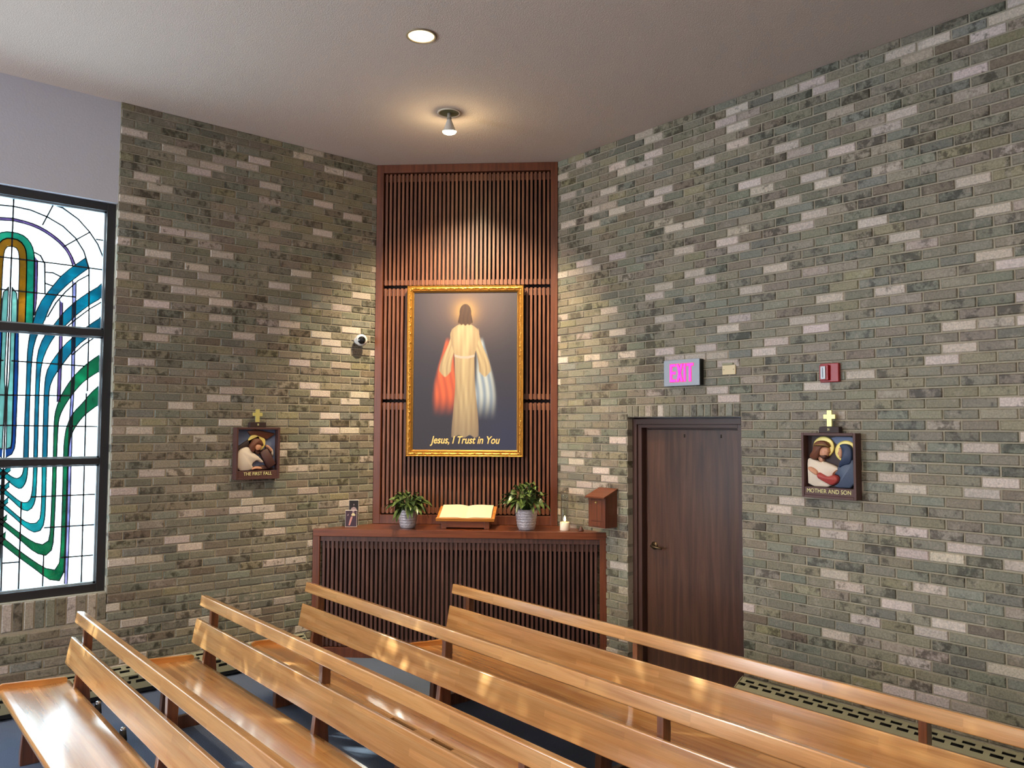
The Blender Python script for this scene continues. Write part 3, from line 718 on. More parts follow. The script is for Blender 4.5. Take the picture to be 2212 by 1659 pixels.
# canvas: a plain robed figure seen from behind between a coral and a pale blue cloth (colours painted per vertex)
CX0, CX1, CZ0, CZ1 = PS0+FW, PS1-FW, PZ0+FW, PZ1-FW
def mixc(a, b_, t): t = max(0.0, min(1.0, t)); return tuple(a[i]+(b_[i]-a[i])*t for i in range(3))
def sst(e0, e1, x): t = max(0.0, min(1.0, (x-e0)/(e1-e0))); return t*t*(3-2*t)
def C3(*c): return srgb(*c)[:3]
NAVY, PLUM, BLUE = C3(52, 50, 66), C3(108, 88, 88), C3(50, 58, 96)
CREAM, CRSH, CORAL, CORD, ICE, HAIR = C3(222, 200, 156), C3(160, 136, 108), C3(238, 112, 70), C3(170, 74, 60), C3(206, 216, 220), C3(70, 44, 34)
def paint(u, v):
    """u, v in 0..1 across and up the canvas"""
    ar = (CZ1-CZ0)/(CX1-CX0)
    c = mixc(NAVY, PLUM, math.exp(-(((u-0.52)/0.42)**2+((v-0.90)/0.22)**2))*0.8)
    c = mixc(c, BLUE, sst(0.55, 0.0, v)*sst(0.3, 0.9, u)*0.8)
    # hanging cloths either side
    xl = 0.36+0.02*math.sin(v*9)-0.10*(0.72-v)
    wl_ = 0.055+0.10*sst(0.70, 0.28, v)
    d = abs(u-xl)/wl_
    if 0.20 < v < 0.72:
        e = sst(0.20, 0.36, v)*sst(0.72, 0.66, v)
        fold = 0.5+0.5*math.sin((u-xl)*95+2*math.sin(v*14))
        c = mixc(c, mixc(CORD, CORAL, 0.35+0.65*fold), sst(1.0, 0.55, d)*e)
    xr = 0.645-0.015*math.sin(v*10)+0.10*(0.72-v)
    wr_ = 0.050+0.085*sst(0.70, 0.28, v)
    d = abs(u-xr)/wr_
    if 0.18 < v < 0.72:
        e = sst(0.18, 0.36, v)*sst(0.72, 0.66, v)
        fold = 0.5+0.5*math.sin((u-xr)*100+2*math.sin(v*12+1))
        c = mixc(c, mixc(C3(96, 128, 170), ICE, 0.3+0.7*fold), sst(1.0, 0.5, d)*e)
    # soft light behind the head
    g_ = math.exp(-(((u-0.5)/0.11)**2+((v-0.875)/(0.11/ar))**2)*1.1)
    c = mixc(c, C3(214, 166, 96), g_*0.75)
    # wide sleeves hanging at the sides
    for sgn in (-1, 1):
        xs = 0.5+sgn*(0.095+0.095*sst(0.765, 0.50, v)); ww = 0.038+0.022*sst(0.70, 0.50, v)
        if 0.45 < v < 0.775:
            d = abs(u-xs)/ww
            vb = 0.475+0.02*math.cos(min(1, d)*PI/2)*-1+0.02*d
            a = sst(1.0, 0.90, d)*sst(vb, vb+0.012, v)*sst(0.775, 0.75, v)
            fold = 0.5+0.32*math.sin((u-xs)*120+v*18)+0.18*math.sin((u-xs)*210-v*9)
            c = mixc(c, mixc(CRSH, CREAM, 0.20+0.60*fold-0.3*d*d*d), a)
    # robe: shoulders to hem
    if 0.075 < v < 0.80:
        hw = 0.142*math.sqrt(max(0.0, 1-(max(0.0, v-0.725)/0.075)**2))+0.0001
        hw = hw-0.045*sst(0.73, 0.57, v)+0.035*sst(0.45, 0.10, v)
        cxn = 0.5+0.006*math.sin(v*7)
        d = abs(u-cxn)/max(hw, 1e-4)
        hem = 0.085+0.008*math.sin(u*60)
        a = sst(1.0, 1.0-0.006/max(hw, 0.01), d)*sst(hem, hem+0.006, v)
        fold = 0.5+0.30*math.sin((u-cxn)*88*(1.25-0.6*v)+2.2*math.sin(v*9+u*7))+0.20*math.sin((u-cxn)*151+3.1*math.sin(v*6+1))
        sh = mixc(CRSH, CREAM, 0.36+0.55*fold*(1-0.4*d)-0.35*d*d)
        sh = mixc(sh, C3(128, 112, 104), sst(0.35, 0.08, v)*0.45)
        if abs(v-0.585-0.012*d*d) < 0.008 and d < 0.98: sh = C3(206, 188, 176)
        c = mixc(c, sh, a)
    # hair falling to the shoulders
    hx = (u-0.5)/0.056; hz = (v-0.872)/(0.078/ar)
    a = sst(1.05, 0.97, math.hypot(hx, hz))
    if v < 0.872:
        wv = 0.056+0.016*sst(0.872, 0.80, v)
        vb = 0.785+0.012*(abs(u-0.5)/wv)**2+0.004*math.sin(u*160)
        a = max(a, sst(1.04, 0.96, abs(u-0.5)/wv)*sst(vb, vb+0.010, v))
    fold = 0.5+0.5*math.sin((u-0.5)*160+1.5*math.sin(v*40))
    c = mixc(c, mixc(HAIR, C3(92, 60, 42), fold*0.45), a)
    return tuple(q*0.64 for q in c)
NU, NV = 220, 326
vs = []; cs = []; fs = []
for j in range(NV+1):
    for i in range(NU+1):
        u, v = i/NU, j/NV
        vs.append((CX0+(CX1-CX0)*u, yF+0.014, CZ0+(CZ1-CZ0)*v)); cs += list(paint(u, v))+[1.0]
for j in range(NV):
    for i in range(NU):
        a = j*(NU+1)+i; fs.append((a, a+1, a+NU+2, a+NU+1))
k = len(vs)
vs += [(CX0, yF+0.03, CZ0), (CX1, yF+0.03, CZ0), (CX1, yF+0.03, CZ1), (CX0, yF+0.03, CZ1)]; cs += [0.02, 0.02, 0.02, 1]*4; fs.append((k+3, k+2, k+1, k))
me = D.meshes.new('canvas'); me.from_pydata(vs, [], fs)
ca = me.color_attributes.new('paint', 'FLOAT_COLOR', 'POINT'); ca.data.foreach_set('color', cs)
cm, nt, bs = mat('oil_paint'); at = N(nt, 'ShaderNodeAttribute'); at.attribute_name = 'paint'; L(nt, at.outputs['Color'], bs.inputs['Base Color']); bs.inputs['Roughness'].default_value = 0.55
me.materials.append(cm); o = D.objects.new('canvas', me); COL.objects.link(o); o.parent = pic
text('lettering', 'Jesus, I Trust in You', simple('gilt_paint', srgb(240, 200, 122), 0.5), pic, ((PS0+PS1)/2+0.005, yF+0.012, 1.905), (PI/2, 0, 0), 0.098, 0.001, shear=0.28, sx=0.80, bold=0.0016)

# ------------------------------------------------------------------ relief plaques (stations of the cross)
RM = {'wood': simple('relief_brown', srgb(84, 54, 50), 0.55, noise=0.08), 'sky': simple('relief_blue', srgb(104, 118, 150), 0.6), 'hair': simple('relief_hair', srgb(112, 66, 46), 0.5, noise=0.1),
      'skin': simple('relief_skin', srgb(206, 150, 118), 0.5), 'beard': simple('relief_beard', srgb(80, 46, 34), 0.5), 'white': simple('relief_ivory', srgb(228, 214, 196), 0.5),
      'halo': simple('relief_gold', srgb(246, 224, 130), 0.35, metal=0.1), 'red': simple('relief_red', srgb(176, 70, 66), 0.5), 'blue': simple('relief_cloak', srgb(78, 92, 116), 0.5),
      'navy': simple('relief_navy', srgb(46, 62, 92), 0.5), 'dark': simple('relief_dark', srgb(52, 34, 34), 0.6), 'tan': simple('relief_tan', srgb(140, 112, 66), 0.5), 'cream': simple('relief_letter', srgb(232, 226, 160), 0.4)}
SW, SH, SD = 0.382, 0.437, 0.078
def plaque(label, loc, rz, pieces, title, num, to):
    """local: x across seen from the room, z up, -y into the room; loc is the lower middle of the back"""
    t = thing('relief_plaque', label, 'relief plaque', loc, rz, 'painted wooden relief plaques on the brick walls')
    f_ = MB(); w2 = SW/2
    f_.box(-w2, -w2+0.018, -SD, 0, 0, SH); f_.box(w2-0.018, w2, -SD, 0, 0, SH); f_.box(-w2+0.018, w2-0.018, -SD, 0, SH-0.018, SH)
    f_.box(-w2+0.018, w2-0.018, -SD, 0, 0, 0.018); f_.box(-w2+0.018, w2-0.018, -SD+0.006, 0, 0.018, 0.072)
    f_.build('box_frame', RM['wood'], t, bevel=0.002)
    f_ = MB(); f_.box(-w2+0.018, w2-0.018, -0.014, 0, 0.072, SH-0.018); f_.build('back_board', RM['sky'] if title.startswith('THE') else RM['dark'], t)
    for (nm, mk, base, hgt, pts) in pieces:
        q = [(-w2+to(p)[0]*SW, SH*(1-to(p)[1])) for p in pts]
        q = [(min(max(x, -w2+0.019), w2-0.019), min(max(z, 0.0725), SH-0.019)) for x, z in q]
        if nm != 'cross_beam' and len(q) < 40: q = smooth2(q, 1, True)
        bm = bmesh.new(); vv = [bm.verts.new((x, -0.014-base*0.0, z)) for x, z in q]
        try: fc = bm.faces.new(vv)
        except Exception: bm.free(); continue
        bm.normal_update()
        if fc.normal.y > 0: fc.normal_flip()
        ex = bmesh.ops.extrude_face_region(bm, geom=[fc]); 
        nv = [e for e in ex['geom'] if isinstance(e, bmesh.types.BMVert)]
        for v_ in nv: v_.co.y = -0.014-base-hgt*0.55
        tf = [e for e in ex['geom'] if isinstance(e, bmesh.types.BMFace)]
        bm.normal_update()
        bmesh.ops.inset_region(bm, faces=tf, thickness=0.0035, depth=hgt*0.28, use_even_offset=False)
        bmesh.ops.inset_region(bm, faces=tf, thickness=0.005, depth=hgt*0.17, use_even_offset=False)
        bmesh.ops.recalc_face_normals(bm, faces=bm.faces)
        me_ = D.meshes.new(nm); bm.to_mesh(me_); bm.free()
        for p in me_.polygons: p.use_smooth = True
        me_.materials.append(RM[mk]); o_ = D.objects.new(nm, me_); COL.objects.link(o_); o_.parent = t
    text('title_lettering', title, RM['cream'], t, (0, -SD+0.004, 0.046), (PI/2, 0, 0), 0.040, 0.002, sx=0.86, bold=0.0, space=1.04)
    f_ = MB(); f_.prism([(-0.072, 0), (0.072, 0), (0.070, 0.042), (0.035, 0.044), (-0.040, 0.044), (-0.068, 0.040)], 1, -0.060, -0.012)
    o_ = f_.build('cross_base', RM['dark'], t, bevel=0.003); o_.location = (0, 0, SH)
    f_ = MB(); f_.box(-0.0165, 0.0165, -0.05, -0.036, 0.040, 0.152)
    f_.box(-0.041, -0.0165, -0.05, -0.036, 0.095, 0.124); f_.box(0.0165, 0.041, -0.05, -0.036, 0.095, 0.124)
    o_ = f_.build('cross', M['brass'], t); o_.location = (0, 0, SH)
    text('numeral', num, RM['cream'], t, (0, -0.061, SH+0.022), (PI/2, 0, 0), 0.026, 0.001, sx=0.8)
    return t
def ringpts(cx, cy, r): return [(cx+r*math.cos(2*PI*i/48), cy+r*math.sin(2*PI*i/48)) for i in range(48)]
to4 = lambda p: ((p[0]-269)/792.0, (p[1]-490-(p[0]-269)/792.0*5)/(925+(p[0]-269)/792.0*50))
P4 = [('sky_piece', 'sky', 0, 0.004, [(640, 545), (1035, 550), (1035, 690), (900, 640), (760, 690), (690, 620)]),
 ('halo', 'halo', 0.006, 0.008, ringpts(545, 697, 155)), ('halo', 'halo', 0.004, 0.008, ringpts(868, 758, 156)),
 ('robe', 'white', 0.010, 0.028, [(318, 890), (350, 850), (440, 880), (520, 918), (560, 900), (790, 1000), (780, 1060), (700, 1110), (640, 1140), (560, 1160), (700, 1290), (330, 1290), (322, 1100)]),
 ('neck', 'skin', 0.008, 0.020, [(470, 830), (550, 840), (560, 905), (525, 920), (480, 890)]),
 ('face', 'skin', 0.012, 0.030, [(520, 700), (640, 695), (645, 740), (655, 775), (635, 785), (632, 815), (612, 850), (575, 866), (530, 850), (505, 800)]),
 ('beard', 'beard', 0.016, 0.030, [(520, 800), (560, 812), (606, 798), (628, 815), (614, 855), (575, 874), (535, 858), (512, 830)]),
 ('hair', 'hair', 0.016, 0.034, [(425, 660), (470, 612), (545, 598), (615, 620), (655, 665), (660, 700), (570, 695), (540, 730), (520, 800), (470, 875), (435, 888), (362, 845), (375, 790), (415, 750)]),
 ('thorn_band', 'tan', 0.020, 0.036, [(440, 660), (520, 640), (600, 645), (655, 672), (655, 700), (560, 690), (500, 690), (440, 690)]),
 ('cloak', 'blue', 0.010, 0.026, [(800, 900), (850, 860), (985, 860), (1010, 960), (1020, 1300), (690, 1290), (790, 1200), (800, 1120), (705, 1085), (760, 1020)]),
 ('veil', 'navy', 0.016, 0.030, [(795, 672), (860, 645), (945, 665), (990, 740), (985, 860), (960, 950), (870, 960), (790, 1010), (790, 940), (838, 850), (842, 730)]),
 ('face', 'skin', 0.010, 0.026, [(785, 700), (838, 715), (842, 800), (825, 862), (792, 855), (785, 815), (762, 800), (785, 750)]),
 ('hand', 'skin', 0.020, 0.034, [(330, 990), (400, 978), (500, 1050), (490, 1118), (425, 1090), (350, 1030)]),
 ('sleeve', 'red', 0.022, 0.038, [(505, 1058), (560, 1085), (640, 1130), (715, 1100), (770, 1110), (797, 1150), (790, 1200), (740, 1240), (695, 1256), (570, 1195), (472, 1135)]),
 ('hand', 'skin', 0.016, 0.028, [(690, 1110), (700, 1060), (770, 1015), (785, 1030), (740, 1075), (715, 1110)])]
plaque('relief plaque lettered MOTHER AND SON on the right brick wall beside the door', (-2.689, YR-0.001, 1.562), 0, P4, 'MOTHER AND SON', 'IV', to4)
to3 = lambda p: ((p[0]-312)/815.0, (p[1]-488-(p[0]-312)/815.0*10)/958.0)
P3 = [('cross_beam', 'dark', 0.002, 0.016, [(340, 860), (560, 725), (760, 640), (800, 720), (560, 860), (340, 980)]),
 ('cross_beam', 'hair', 0.004, 0.020, [(555, 560), (700, 520), (1062, 610), (1052, 640), (915, 722), (700, 640), (600, 640)]),
 ('halo', 'halo', 0.010, 0.008, ringpts(725, 778, 166)),
 ('cross_beam', 'wood', 0.014, 0.030, [(775, 960), (910, 880), (1085, 1180), (940, 1275)]),
 ('rock', 'wood', 0.004, 0.016, [(800, 1205), (880, 1190), (950, 1270), (1075, 1255), (1075, 1310), (610, 1310), (640, 1260)]),
 ('robe', 'white', 0.010, 0.028, [(350, 1000), (380, 930), (450, 872), (540, 850), (600, 880), (640, 960), (720, 1000), (870, 1150), (800, 1150), (730, 1095), (625, 1175), (660, 1230), (620, 1312), (345, 1312)]),
 ('face', 'skin', 0.014, 0.030, [(690, 810), (760, 800), (812, 850), (800, 880), (780, 905), (735, 935), (690, 915), (668, 870)]),
 ('beard', 'beard', 0.018, 0.028, [(672, 905), (735, 925), (785, 898), (775, 960), (742, 1003), (692, 965)]),
 ('hair', 'hair', 0.018, 0.032, [(635, 725), (700, 690), (790, 715), (835, 800), (835, 850), (785, 815), (705, 800), (680, 860), (665, 965), (600, 935), (562, 845), (602, 780)]),
 ('sleeve', 'white', 0.008, 0.022, [(985, 900), (1025, 895), (1045, 990), (1035, 1060), (1000, 1000)]),
 ('hand', 'skin', 0.016, 0.030, [(895, 815), (960, 850), (1005, 900), (1010, 940), (985, 965), (930, 890), (895, 870)]),
 ('hand', 'skin', 0.018, 0.026, [(628, 1245), (690, 1212), (780, 1222), (832, 1258), (790, 1282), (700, 1268), (628, 1285)])]
plaque('relief plaque lettered THE FIRST FALL on the left brick wall near the window', (XL+0.001, 2.749, 1.583), PI/2, P3, 'THE FIRST FALL', 'III', to3)

# ------------------------------------------------------------------ small wall fittings
t = thing('exit_sign', 'lit exit sign with pink letters above the door', 'exit sign', (-3.905, YR-0.001, 2.362), 0)
w2 = 0.172
f = MB(); f.box(-w2, w2, -0.050, 0, 0, 0.205); f.build('sign_housing', M['black'], t, bevel=0.004)
f = MB(); f.box(-w2-0.002, w2+0.002, -0.060, -0.050, -0.002, 0.207); f.build('sign_face', simple('pale_grey_face', srgb(168, 178, 192), 0.35), t, bevel=0.006, seg=3)
pk = simple('lit_letters', srgb(255, 40, 150), 0.4, emis=(1.0, 0.045, 0.52, 1), estr=0.85)
pr_ = simple('letter_halo_glow', srgb(255, 40, 90), 0.4, emis=(1.0, 0.02, 0.12, 1), estr=0.7)  # emissive outline imitating the halo of light round the letters
def exit_letters(grow, name, m_, y_):
    b_ = MB(); z0_, z1_ = 0.032-grow, 0.172+grow; s = 0.019+2*grow
    def bar(x0_, x1_, za, zb): b_.box(x0_, x1_, y_, -0.0598, za, zb)
    x = -0.108-grow
    bar(x, x+s, z0_, z1_)
    for zc_ in (0.041, 0.102, 0.163): bar(x+s, x+0.055+grow, zc_-0.009-grow, zc_+0.009+grow)
    def slant(xa_, xb_):
        hs = s*0.55
        b_.prism([(xa_-hs, z0_), (xa_+hs, z0_), (xb_+hs, z1_), (xb_-hs, z1_)], 1, y_, -0.0598)
    slant(-0.034, 0.008); slant(0.008, -0.034)
    bar(0.026-grow, 0.026-grow+s, z0_, z1_)
    bar(0.056-grow, 0.118+grow, z1_-s*0.95, z1_); bar(0.087-s/2, 0.087+s/2, z0_, z1_-s*0.95)
    return b_.build(name, m_, t)
exit_letters(0.0, 'lettering', pk, -0.064); exit_letters(0.003, 'letter_halo', pr_, -0.0625)

t = thing('blank_cover_plate', 'small cream blank cover plate on bricks right of the exit sign', 'cover plate', (-3.499, YR-0.001, 2.433), 0)
f = MB(); f.box(-0.058, 0.058, -0.012, 0, 0, 0.072); f.build('plate', simple('cream_plastic', srgb(222, 205, 165), 0.4), t, bevel=0.003)
for sx_ in (-0.042, 0.042):
    f = MB(); f.lathe([(0, 0), (0.003, 0), (0.003, 0.002), (0, 0.0025)], seg=8, mat4=Matrix.Translation((sx_, -0.012, 0.038)) @ Matrix.Rotation(PI/2, 4, 'X'))
    f.build('screw', simple('screw_tan', srgb(150, 130, 95), 0.4), t)
f = MB(); f.box(-0.055, 0.04, -0.02, 0, 0.0, 0.016); o = f.build('junction_box', M['heater'], t, bevel=0.003); o.location = (0.0, 0, 0.072)

t = thing('fire_alarm_strobe', 'red fire alarm strobe with a clear lens above the mother and son plaque', 'fire alarm', (-2.694, YR-0.001, 2.342), 0)
red = simple('alarm_red', srgb(158, 18, 26), 0.35)
f = MB(); f.box(-0.066, 0.066, -0.030, 0, 0, 0.128); f.build('alarm_housing', red, t, bevel=0.005)
f = MB(); f.box(-0.060, 0.004, -0.052, -0.030, 0.012, 0.116); f.build('lens_housing', red, t, bevel=0.004)
f = MB(); f.box(-0.047, -0.012, -0.062, -0.052, 0.020, 0.108); f.build('lens', simple('strobe_lens', srgb(206, 214, 222), 0.12, coat=0.6), t, bevel=0.006, seg=3)
f = MB(); f.box(-0.034, -0.026, -0.0635, -0.0615, 0.030, 0.098); f.build('flash_tube', simple('grey_tube', srgb(96, 100, 112), 0.3), t)

t = thing('security_camera', 'round white security camera with a black lens face on the left brick wall', 'security camera', (XL+0.002, 3.716, 2.832), 0)
f = MB()
Rm = Matrix.Rotation(PI/2, 4, 'Y')
f.lathe([(0, 0), (0.034, 0), (0.034, 0.012), (0.016, 0.018), (0.014, 0.045), (0, 0.045)], mat4=Rm)
f.build('wall_mount', M['white_plastic'], t)
dirc = Vector((0.80, -0.36, -0.10)).normalized()
q = dirc.to_track_quat('Z', 'Y').to_matrix().to_4x4(); ctr = Matrix.Translation((0.075, 0.0, 0.0)) @ q
R0 = 0.056
f = MB(); f.lathe([(R0*math.sin(a), R0*math.cos(a)) for a in [PI*(1-i/16*0.78) for i in range(17)]], seg=32, mat4=ctr)
f.build('camera_body', M['white_plastic'], t)
f = MB(); f.lathe([(R0*math.sin(PI*0.22), R0*math.cos(PI*0.22)), (0.033, R0*0.80), (0.028, R0*0.90), (0.012, R0*0.95), (0, R0*0.96)], seg=32, mat4=ctr)
f.build('lens_face', M['black_gloss'], t)

# wooden collection box on the right wall
t = thing('collection_box', 'small wooden box with a sloping lid hung between cabinet and door', 'wooden box', (-4.735, YR-0.001, 1.178), 0)
bw = M['walnut']
f = MB(); f.prism([(-0.150, 0.0), (0.0, 0.0), (0.0, 0.318), (-0.150, 0.262)], 0, -0.098, 0.098); f.build('box_body', bw, t, bevel=0.002)
f = MB(); f.prism([(-0.178, 0.248), (0.0, 0.316), (0.0, 0.330), (-0.178, 0.262)], 0, -0.112, 0.108); f.build('lid', M['walnut_h'], t, bevel=0.002)
f = MB(); f.box(-0.062, 0.062, -0.156, -0.150, 0.058, 0.235); o = f.build('front_panel', bw, t, bevel=0.002)
f = MB(); f.lathe([(0, 0), (0.007, 0), (0.006, 0.012), (0, 0.014)], seg=12, mat4=Matrix.Translation((0.0, -0.156, 0.212)) @ Matrix.Rotation(PI/2, 4, 'X')); f.build('keyhole', M['brass'], o)
f = MB(); f.box(-0.05, 0.045, -0.156, -0.150, 0.012, 0.046); f.build('lower_block', bw, t, bevel=0.002)

# ------------------------------------------------------------------ ceiling lamps
t = thing('recessed_downlight', 'bright recessed ceiling downlight nearest the viewer', 'ceiling light', (-4.188, 2.794, ZC), 0)
f = MB(); f.lathe([(0.098, 0.0), (0.100, -0.006), (0.086, -0.008), (0.084, -0.004)], seg=40); f.build('trim_ring', simple('lamp_trim', srgb(150, 132, 104), 0.4), t)
f = MB(); f.lathe([(0.084, -0.003), (0.076, -0.0045), (0.070, -0.0035), (0.066, -0.003)], seg=40); f.build('reflector', simple('lit_reflector', srgb(255, 226, 170), 0.4, emis=(1.0, 0.80, 0.50, 1), estr=1.1), t)
f = MB(); f.lathe([(0.066, -0.003), (0.060, -0.010), (0.03, -0.016), (0.0, -0.018)], seg=40); f.build('bulb_face', simple('lit_bulb', (1, 1, 1, 1), 0.4, emis=(1.0, 0.86, 0.62, 1), estr=9.0), t)
spot('recessed_downlight_beam', (-4.188, 2.794, ZC-0.05), (-4.188, 2.794, 0), 190, (1.0, 0.80, 0.55), math.radians(110), 0.9, 0.05)
t = thing('accent_downlight', 'ceiling accent lamp with a white cone bulb hanging out, nearest the corner', 'ceiling light', (-5.092, 3.672, ZC), 0)
f = MB(); f.lathe([(0.094, 0.0), (0.096, -0.006), (0.084, -0.009), (0.078, -0.004)], seg=40); f.build('trim_ring', simple('lamp_trim_white', srgb(214, 200, 178), 0.4), t)
f = MB(); f.lathe([(0.078, -0.0035), (0.050, -0.0022), (0.0, -0.0015)], seg=40); f.build('recess', simple('can_interior', srgb(104, 104, 70), 0.6), t)
bd_ = Vector((-0.13, 0.12, -1.0)).normalized()
q = (-bd_).to_track_quat('Z', 'Y').to_matrix().to_4x4()
f = MB(); f.tube([(0.0, 0.0, -0.003), tuple(bd_*0.04+Vector((0, 0, -0.004)))], 0.016, 14)
f.lathe([(0.019, 0.0), (0.020, 0.012), (0.015, 0.018), (0.0, 0.018)], seg=20, mat4=Matrix.Translation(bd_*0.055) @ q)
f.build('lamp_holder', simple('grey_holder', srgb(150, 142, 128), 0.5), t)
bl_ = MB(); bl_.lathe([(0.017, 0.0), (0.024, -0.018), (0.046, -0.072), (0.056, -0.092)], seg=32, mat4=Matrix.Translation(bd_*0.052) @ q)
lo = bl_.build('bulb', simple('bulb_white', srgb(206, 200, 190), 0.35), t)
bl_ = MB(); bl_.lathe([(0.056, -0.092), (0.057, -0.098), (0.045, -0.112), (0.02, -0.120), (0.0, -0.121)], seg=32, mat4=Matrix.Translation(bd_*0.052) @ q)
bl_.build('bulb_face', simple('lit_bulb_warm', (1, 1, 1, 1), 0.4, emis=(1.0, 0.80, 0.42, 1), estr=14.0), lo)
bp_ = Vector((-5.092, 3.672, ZC))+bd_*0.20
pt = D.lights.new('accent_bulb_glow', 'POINT'); pt.energy = 4.5; pt.color = (1.0, 0.78, 0.44); pt.shadow_soft_size = 0.04
po = D.objects.new('accent_bulb_glow', pt); COL.objects.link(po); po.location = bp_
pmid = AP+(BP-AP)*0.5
spot('accent_beam', tuple(bp_), (pmid.x, pmid.y, 2.1), 360, (1.0, 0.80, 0.52), math.radians(96), 0.95, 0.04)

# ------------------------------------------------------------------ things on the cabinet
ZT = 1.1205
def plant(label, x, y, seed, spread, height, nleaf, potr, poth):
    rnd = random.Random(seed)
    t_ = thing('potted_peace_lily', label, 'potted plant', (x, y, ZT), ang, 'peace lilies on the slatted cabinet')
    f_ = MB(); pr2 = []
    for i in range(25):
        z = poth*i/24; r = potr*(0.72+0.28*(i/24)**0.8); 
        if i > 1: r += 0.0022*math.sin(z*260)
        if i < 2: r *= 0.92+0.04*i
        pr2.append((r, z))
    pr2 += [(potr*1.04, poth), (potr*1.04, poth-0.004+0.008), (potr*0.94, poth+0.003), (potr*0.88, poth-0.02), (0, poth-0.022)]
    f_.lathe([(0, 0)]+pr2, seg=40)
    po_ = f_.build('pot', simple('hammered_silver', srgb(196, 188, 192), 0.4, metal=0.3, noise=0.1, scale=80, bump=0.6), t_)
    f_ = MB(); f_.lathe([(0, poth-0.012), (potr*0.88, poth-0.014)], seg=24); f_.build('soil', simple('potting_soil', srgb(40, 28, 20), 0.95, noise=0.4, scale=200), po_)
    lf = MB(); stm = MB()
    for i in range(nleaf):
        a = rnd.uniform(0, 2*PI); el = rnd.uniform(0.15, 1.0)
        out_ = spread*(0.25+0.75*(1-el)**0.6)*rnd.uniform(0.55, 1.0); hh = height*(0.22+0.78*el)*rnd.uniform(0.75, 1.0)
        if math.sin(a) > 0.3: out_ *= 0.75           # towards the panel behind
        if seed == 23 and math.cos(a) > 0.3: out_ *= 0.72   # nothing reaches the candle
        dx_, dy_ = math.cos(a), math.sin(a)
        p0 = Vector((dx_*potr*0.3, dy_*potr*0.3, poth-0.01)); p1 = Vector((dx_*out_*0.35, dy_*out_*0.35, poth+hh*0.85)); p2 = Vector((dx_*out_*0.75, dy_*out_*0.75, poth+hh))
        drop = rnd.uniform(0.02, 0.15)*(1.3-el)
        p3 = Vector((dx_*(out_+0.02), dy_*(out_+0.02), poth+hh-drop))
        bez = lambda s: p0*(1-s)**3+p1*3*s*(1-s)**2+p2*3*s*s*(1-s)+p3*s**3
        s0 = rnd.uniform(0.42, 0.55)
        stm.tube([tuple(bez(s0*k/4)) for k in range(5)], [0.003, 0.0026, 0.0022, 0.002, 0.0016], 5)
        wmax = rnd.uniform(0.020, 0.036); side = Vector((-dy_, dx_, rnd.uniform(-0.5, 0.5))).normalized(); n = 8
        pts = []
        for k in range(n+1):
            s = s0+(1-s0)*k/n; c_ = bez(s); w_ = wmax*math.sin(PI*(0.04+0.94*(k/n))**0.85)*1.0
            if k == n: w_ = 0.0005
            up_ = Vector((0, 0, w_*0.35)); pts.append((c_-side*w_+up_, c_, c_+side*w_+up_))
        for k in range(n):
            a_, b_ = pts[k], pts[k+1]
            lf.poly([a_[0], a_[1], b_[1], b_[0]], smooth=True); lf.poly([a_[1], a_[2], b_[2], b_[1]], smooth=True)
    leafm, nt_, bb = mat('lily_leaf')
    oi = N(nt_, 'ShaderNodeTexCoord'); nz_ = N(nt_, 'ShaderNodeTexNoise'); nz_.inputs['Scale'].default_value = 14; L(nt_, oi.outputs['Object'], nz_.inputs['Vector'])
    rr = N(nt_, 'ShaderNodeValToRGB'); rr.color_ramp.elements[0].position = 0.35; rr.color_ramp.elements[1].position = 0.68
    rr.color_ramp.elements[0].color = srgb(32, 52, 26); rr.color_ramp.elements[1].color = srgb(104, 124, 62)
    L(nt_, nz_.outputs['Fac'], rr.inputs[0]); L(nt_, rr.outputs[0], bb.inputs['Base Color']); bb.inputs['Roughness'].default_value = 0.32
    lf.build('foliage', leafm, t_, fix=False); stm.build('stems', simple('leaf_stalk', srgb(70, 92, 44), 0.5), t_)
    return t_
plant('peace lily in a silver pot, left of the open book', -6.116, 3.99, 5, 0.29, 0.185, 88, 0.093, 0.162)
plant('taller peace lily in a silver pot, right of the open book', -5.349, 4.739, 23, 0.34, 0.27, 92, 0.102, 0.178)

# book stand and open book
bc = Vector((-5.72, 4.34)); nrm2 = Vector((math.sin(ang), -math.cos(ang)))       # towards the room
bc = bc+nrm2*(-0.10)
t = thing('book_stand', 'low wooden desk stand under the open book on the cabinet', 'book stand', (bc.x, bc.y, ZT), ang)
ws = M['walnut_h']
f = MB(); f.prism([(-0.115, 0.0), (-0.115, 0.075), (0.115, 0.155), (0.115, 0.0)], 0, -0.215, -0.17); f.prism([(-0.115, 0.0), (-0.115, 0.075), (0.115, 0.155), (0.115, 0.0)], 0, 0.17, 0.215)
f.box(-0.17, 0.17, -0.115, -0.100, 0.014, 0.075); f.box(-0.17, 0.17, 0.10, 0.115, 0.014, 0.15)
f.build('stand_base', ws, t, bevel=0.002)
tilt = math.atan2(0.08, 0.23)
lw = wood('light_oak_board', srgb(196, 126, 52), srgb(170, 100, 38), srgb(214, 148, 76), rough=0.3, coat=0.3)
f = MB(); f.box(-0.262, 0.262, -0.145, 0.155, 0.0, 0.012); f.box(-0.262, 0.262, -0.145, -0.132, 0.012, 0.030)
o = f.build('sloping_board', lw, t, bevel=0.002); o.location = (0, 0, 0.1175); o.rotation_euler = (tilt, 0, 0)
bk = thing('open_book', 'open book with blank-looking cream pages lying on the wooden stand', 'book', (bc.x, bc.y, ZT+0.131), ang)
paper = simple('cream_paper', srgb(226, 208, 172), 0.8, noise=0.02, scale=8)
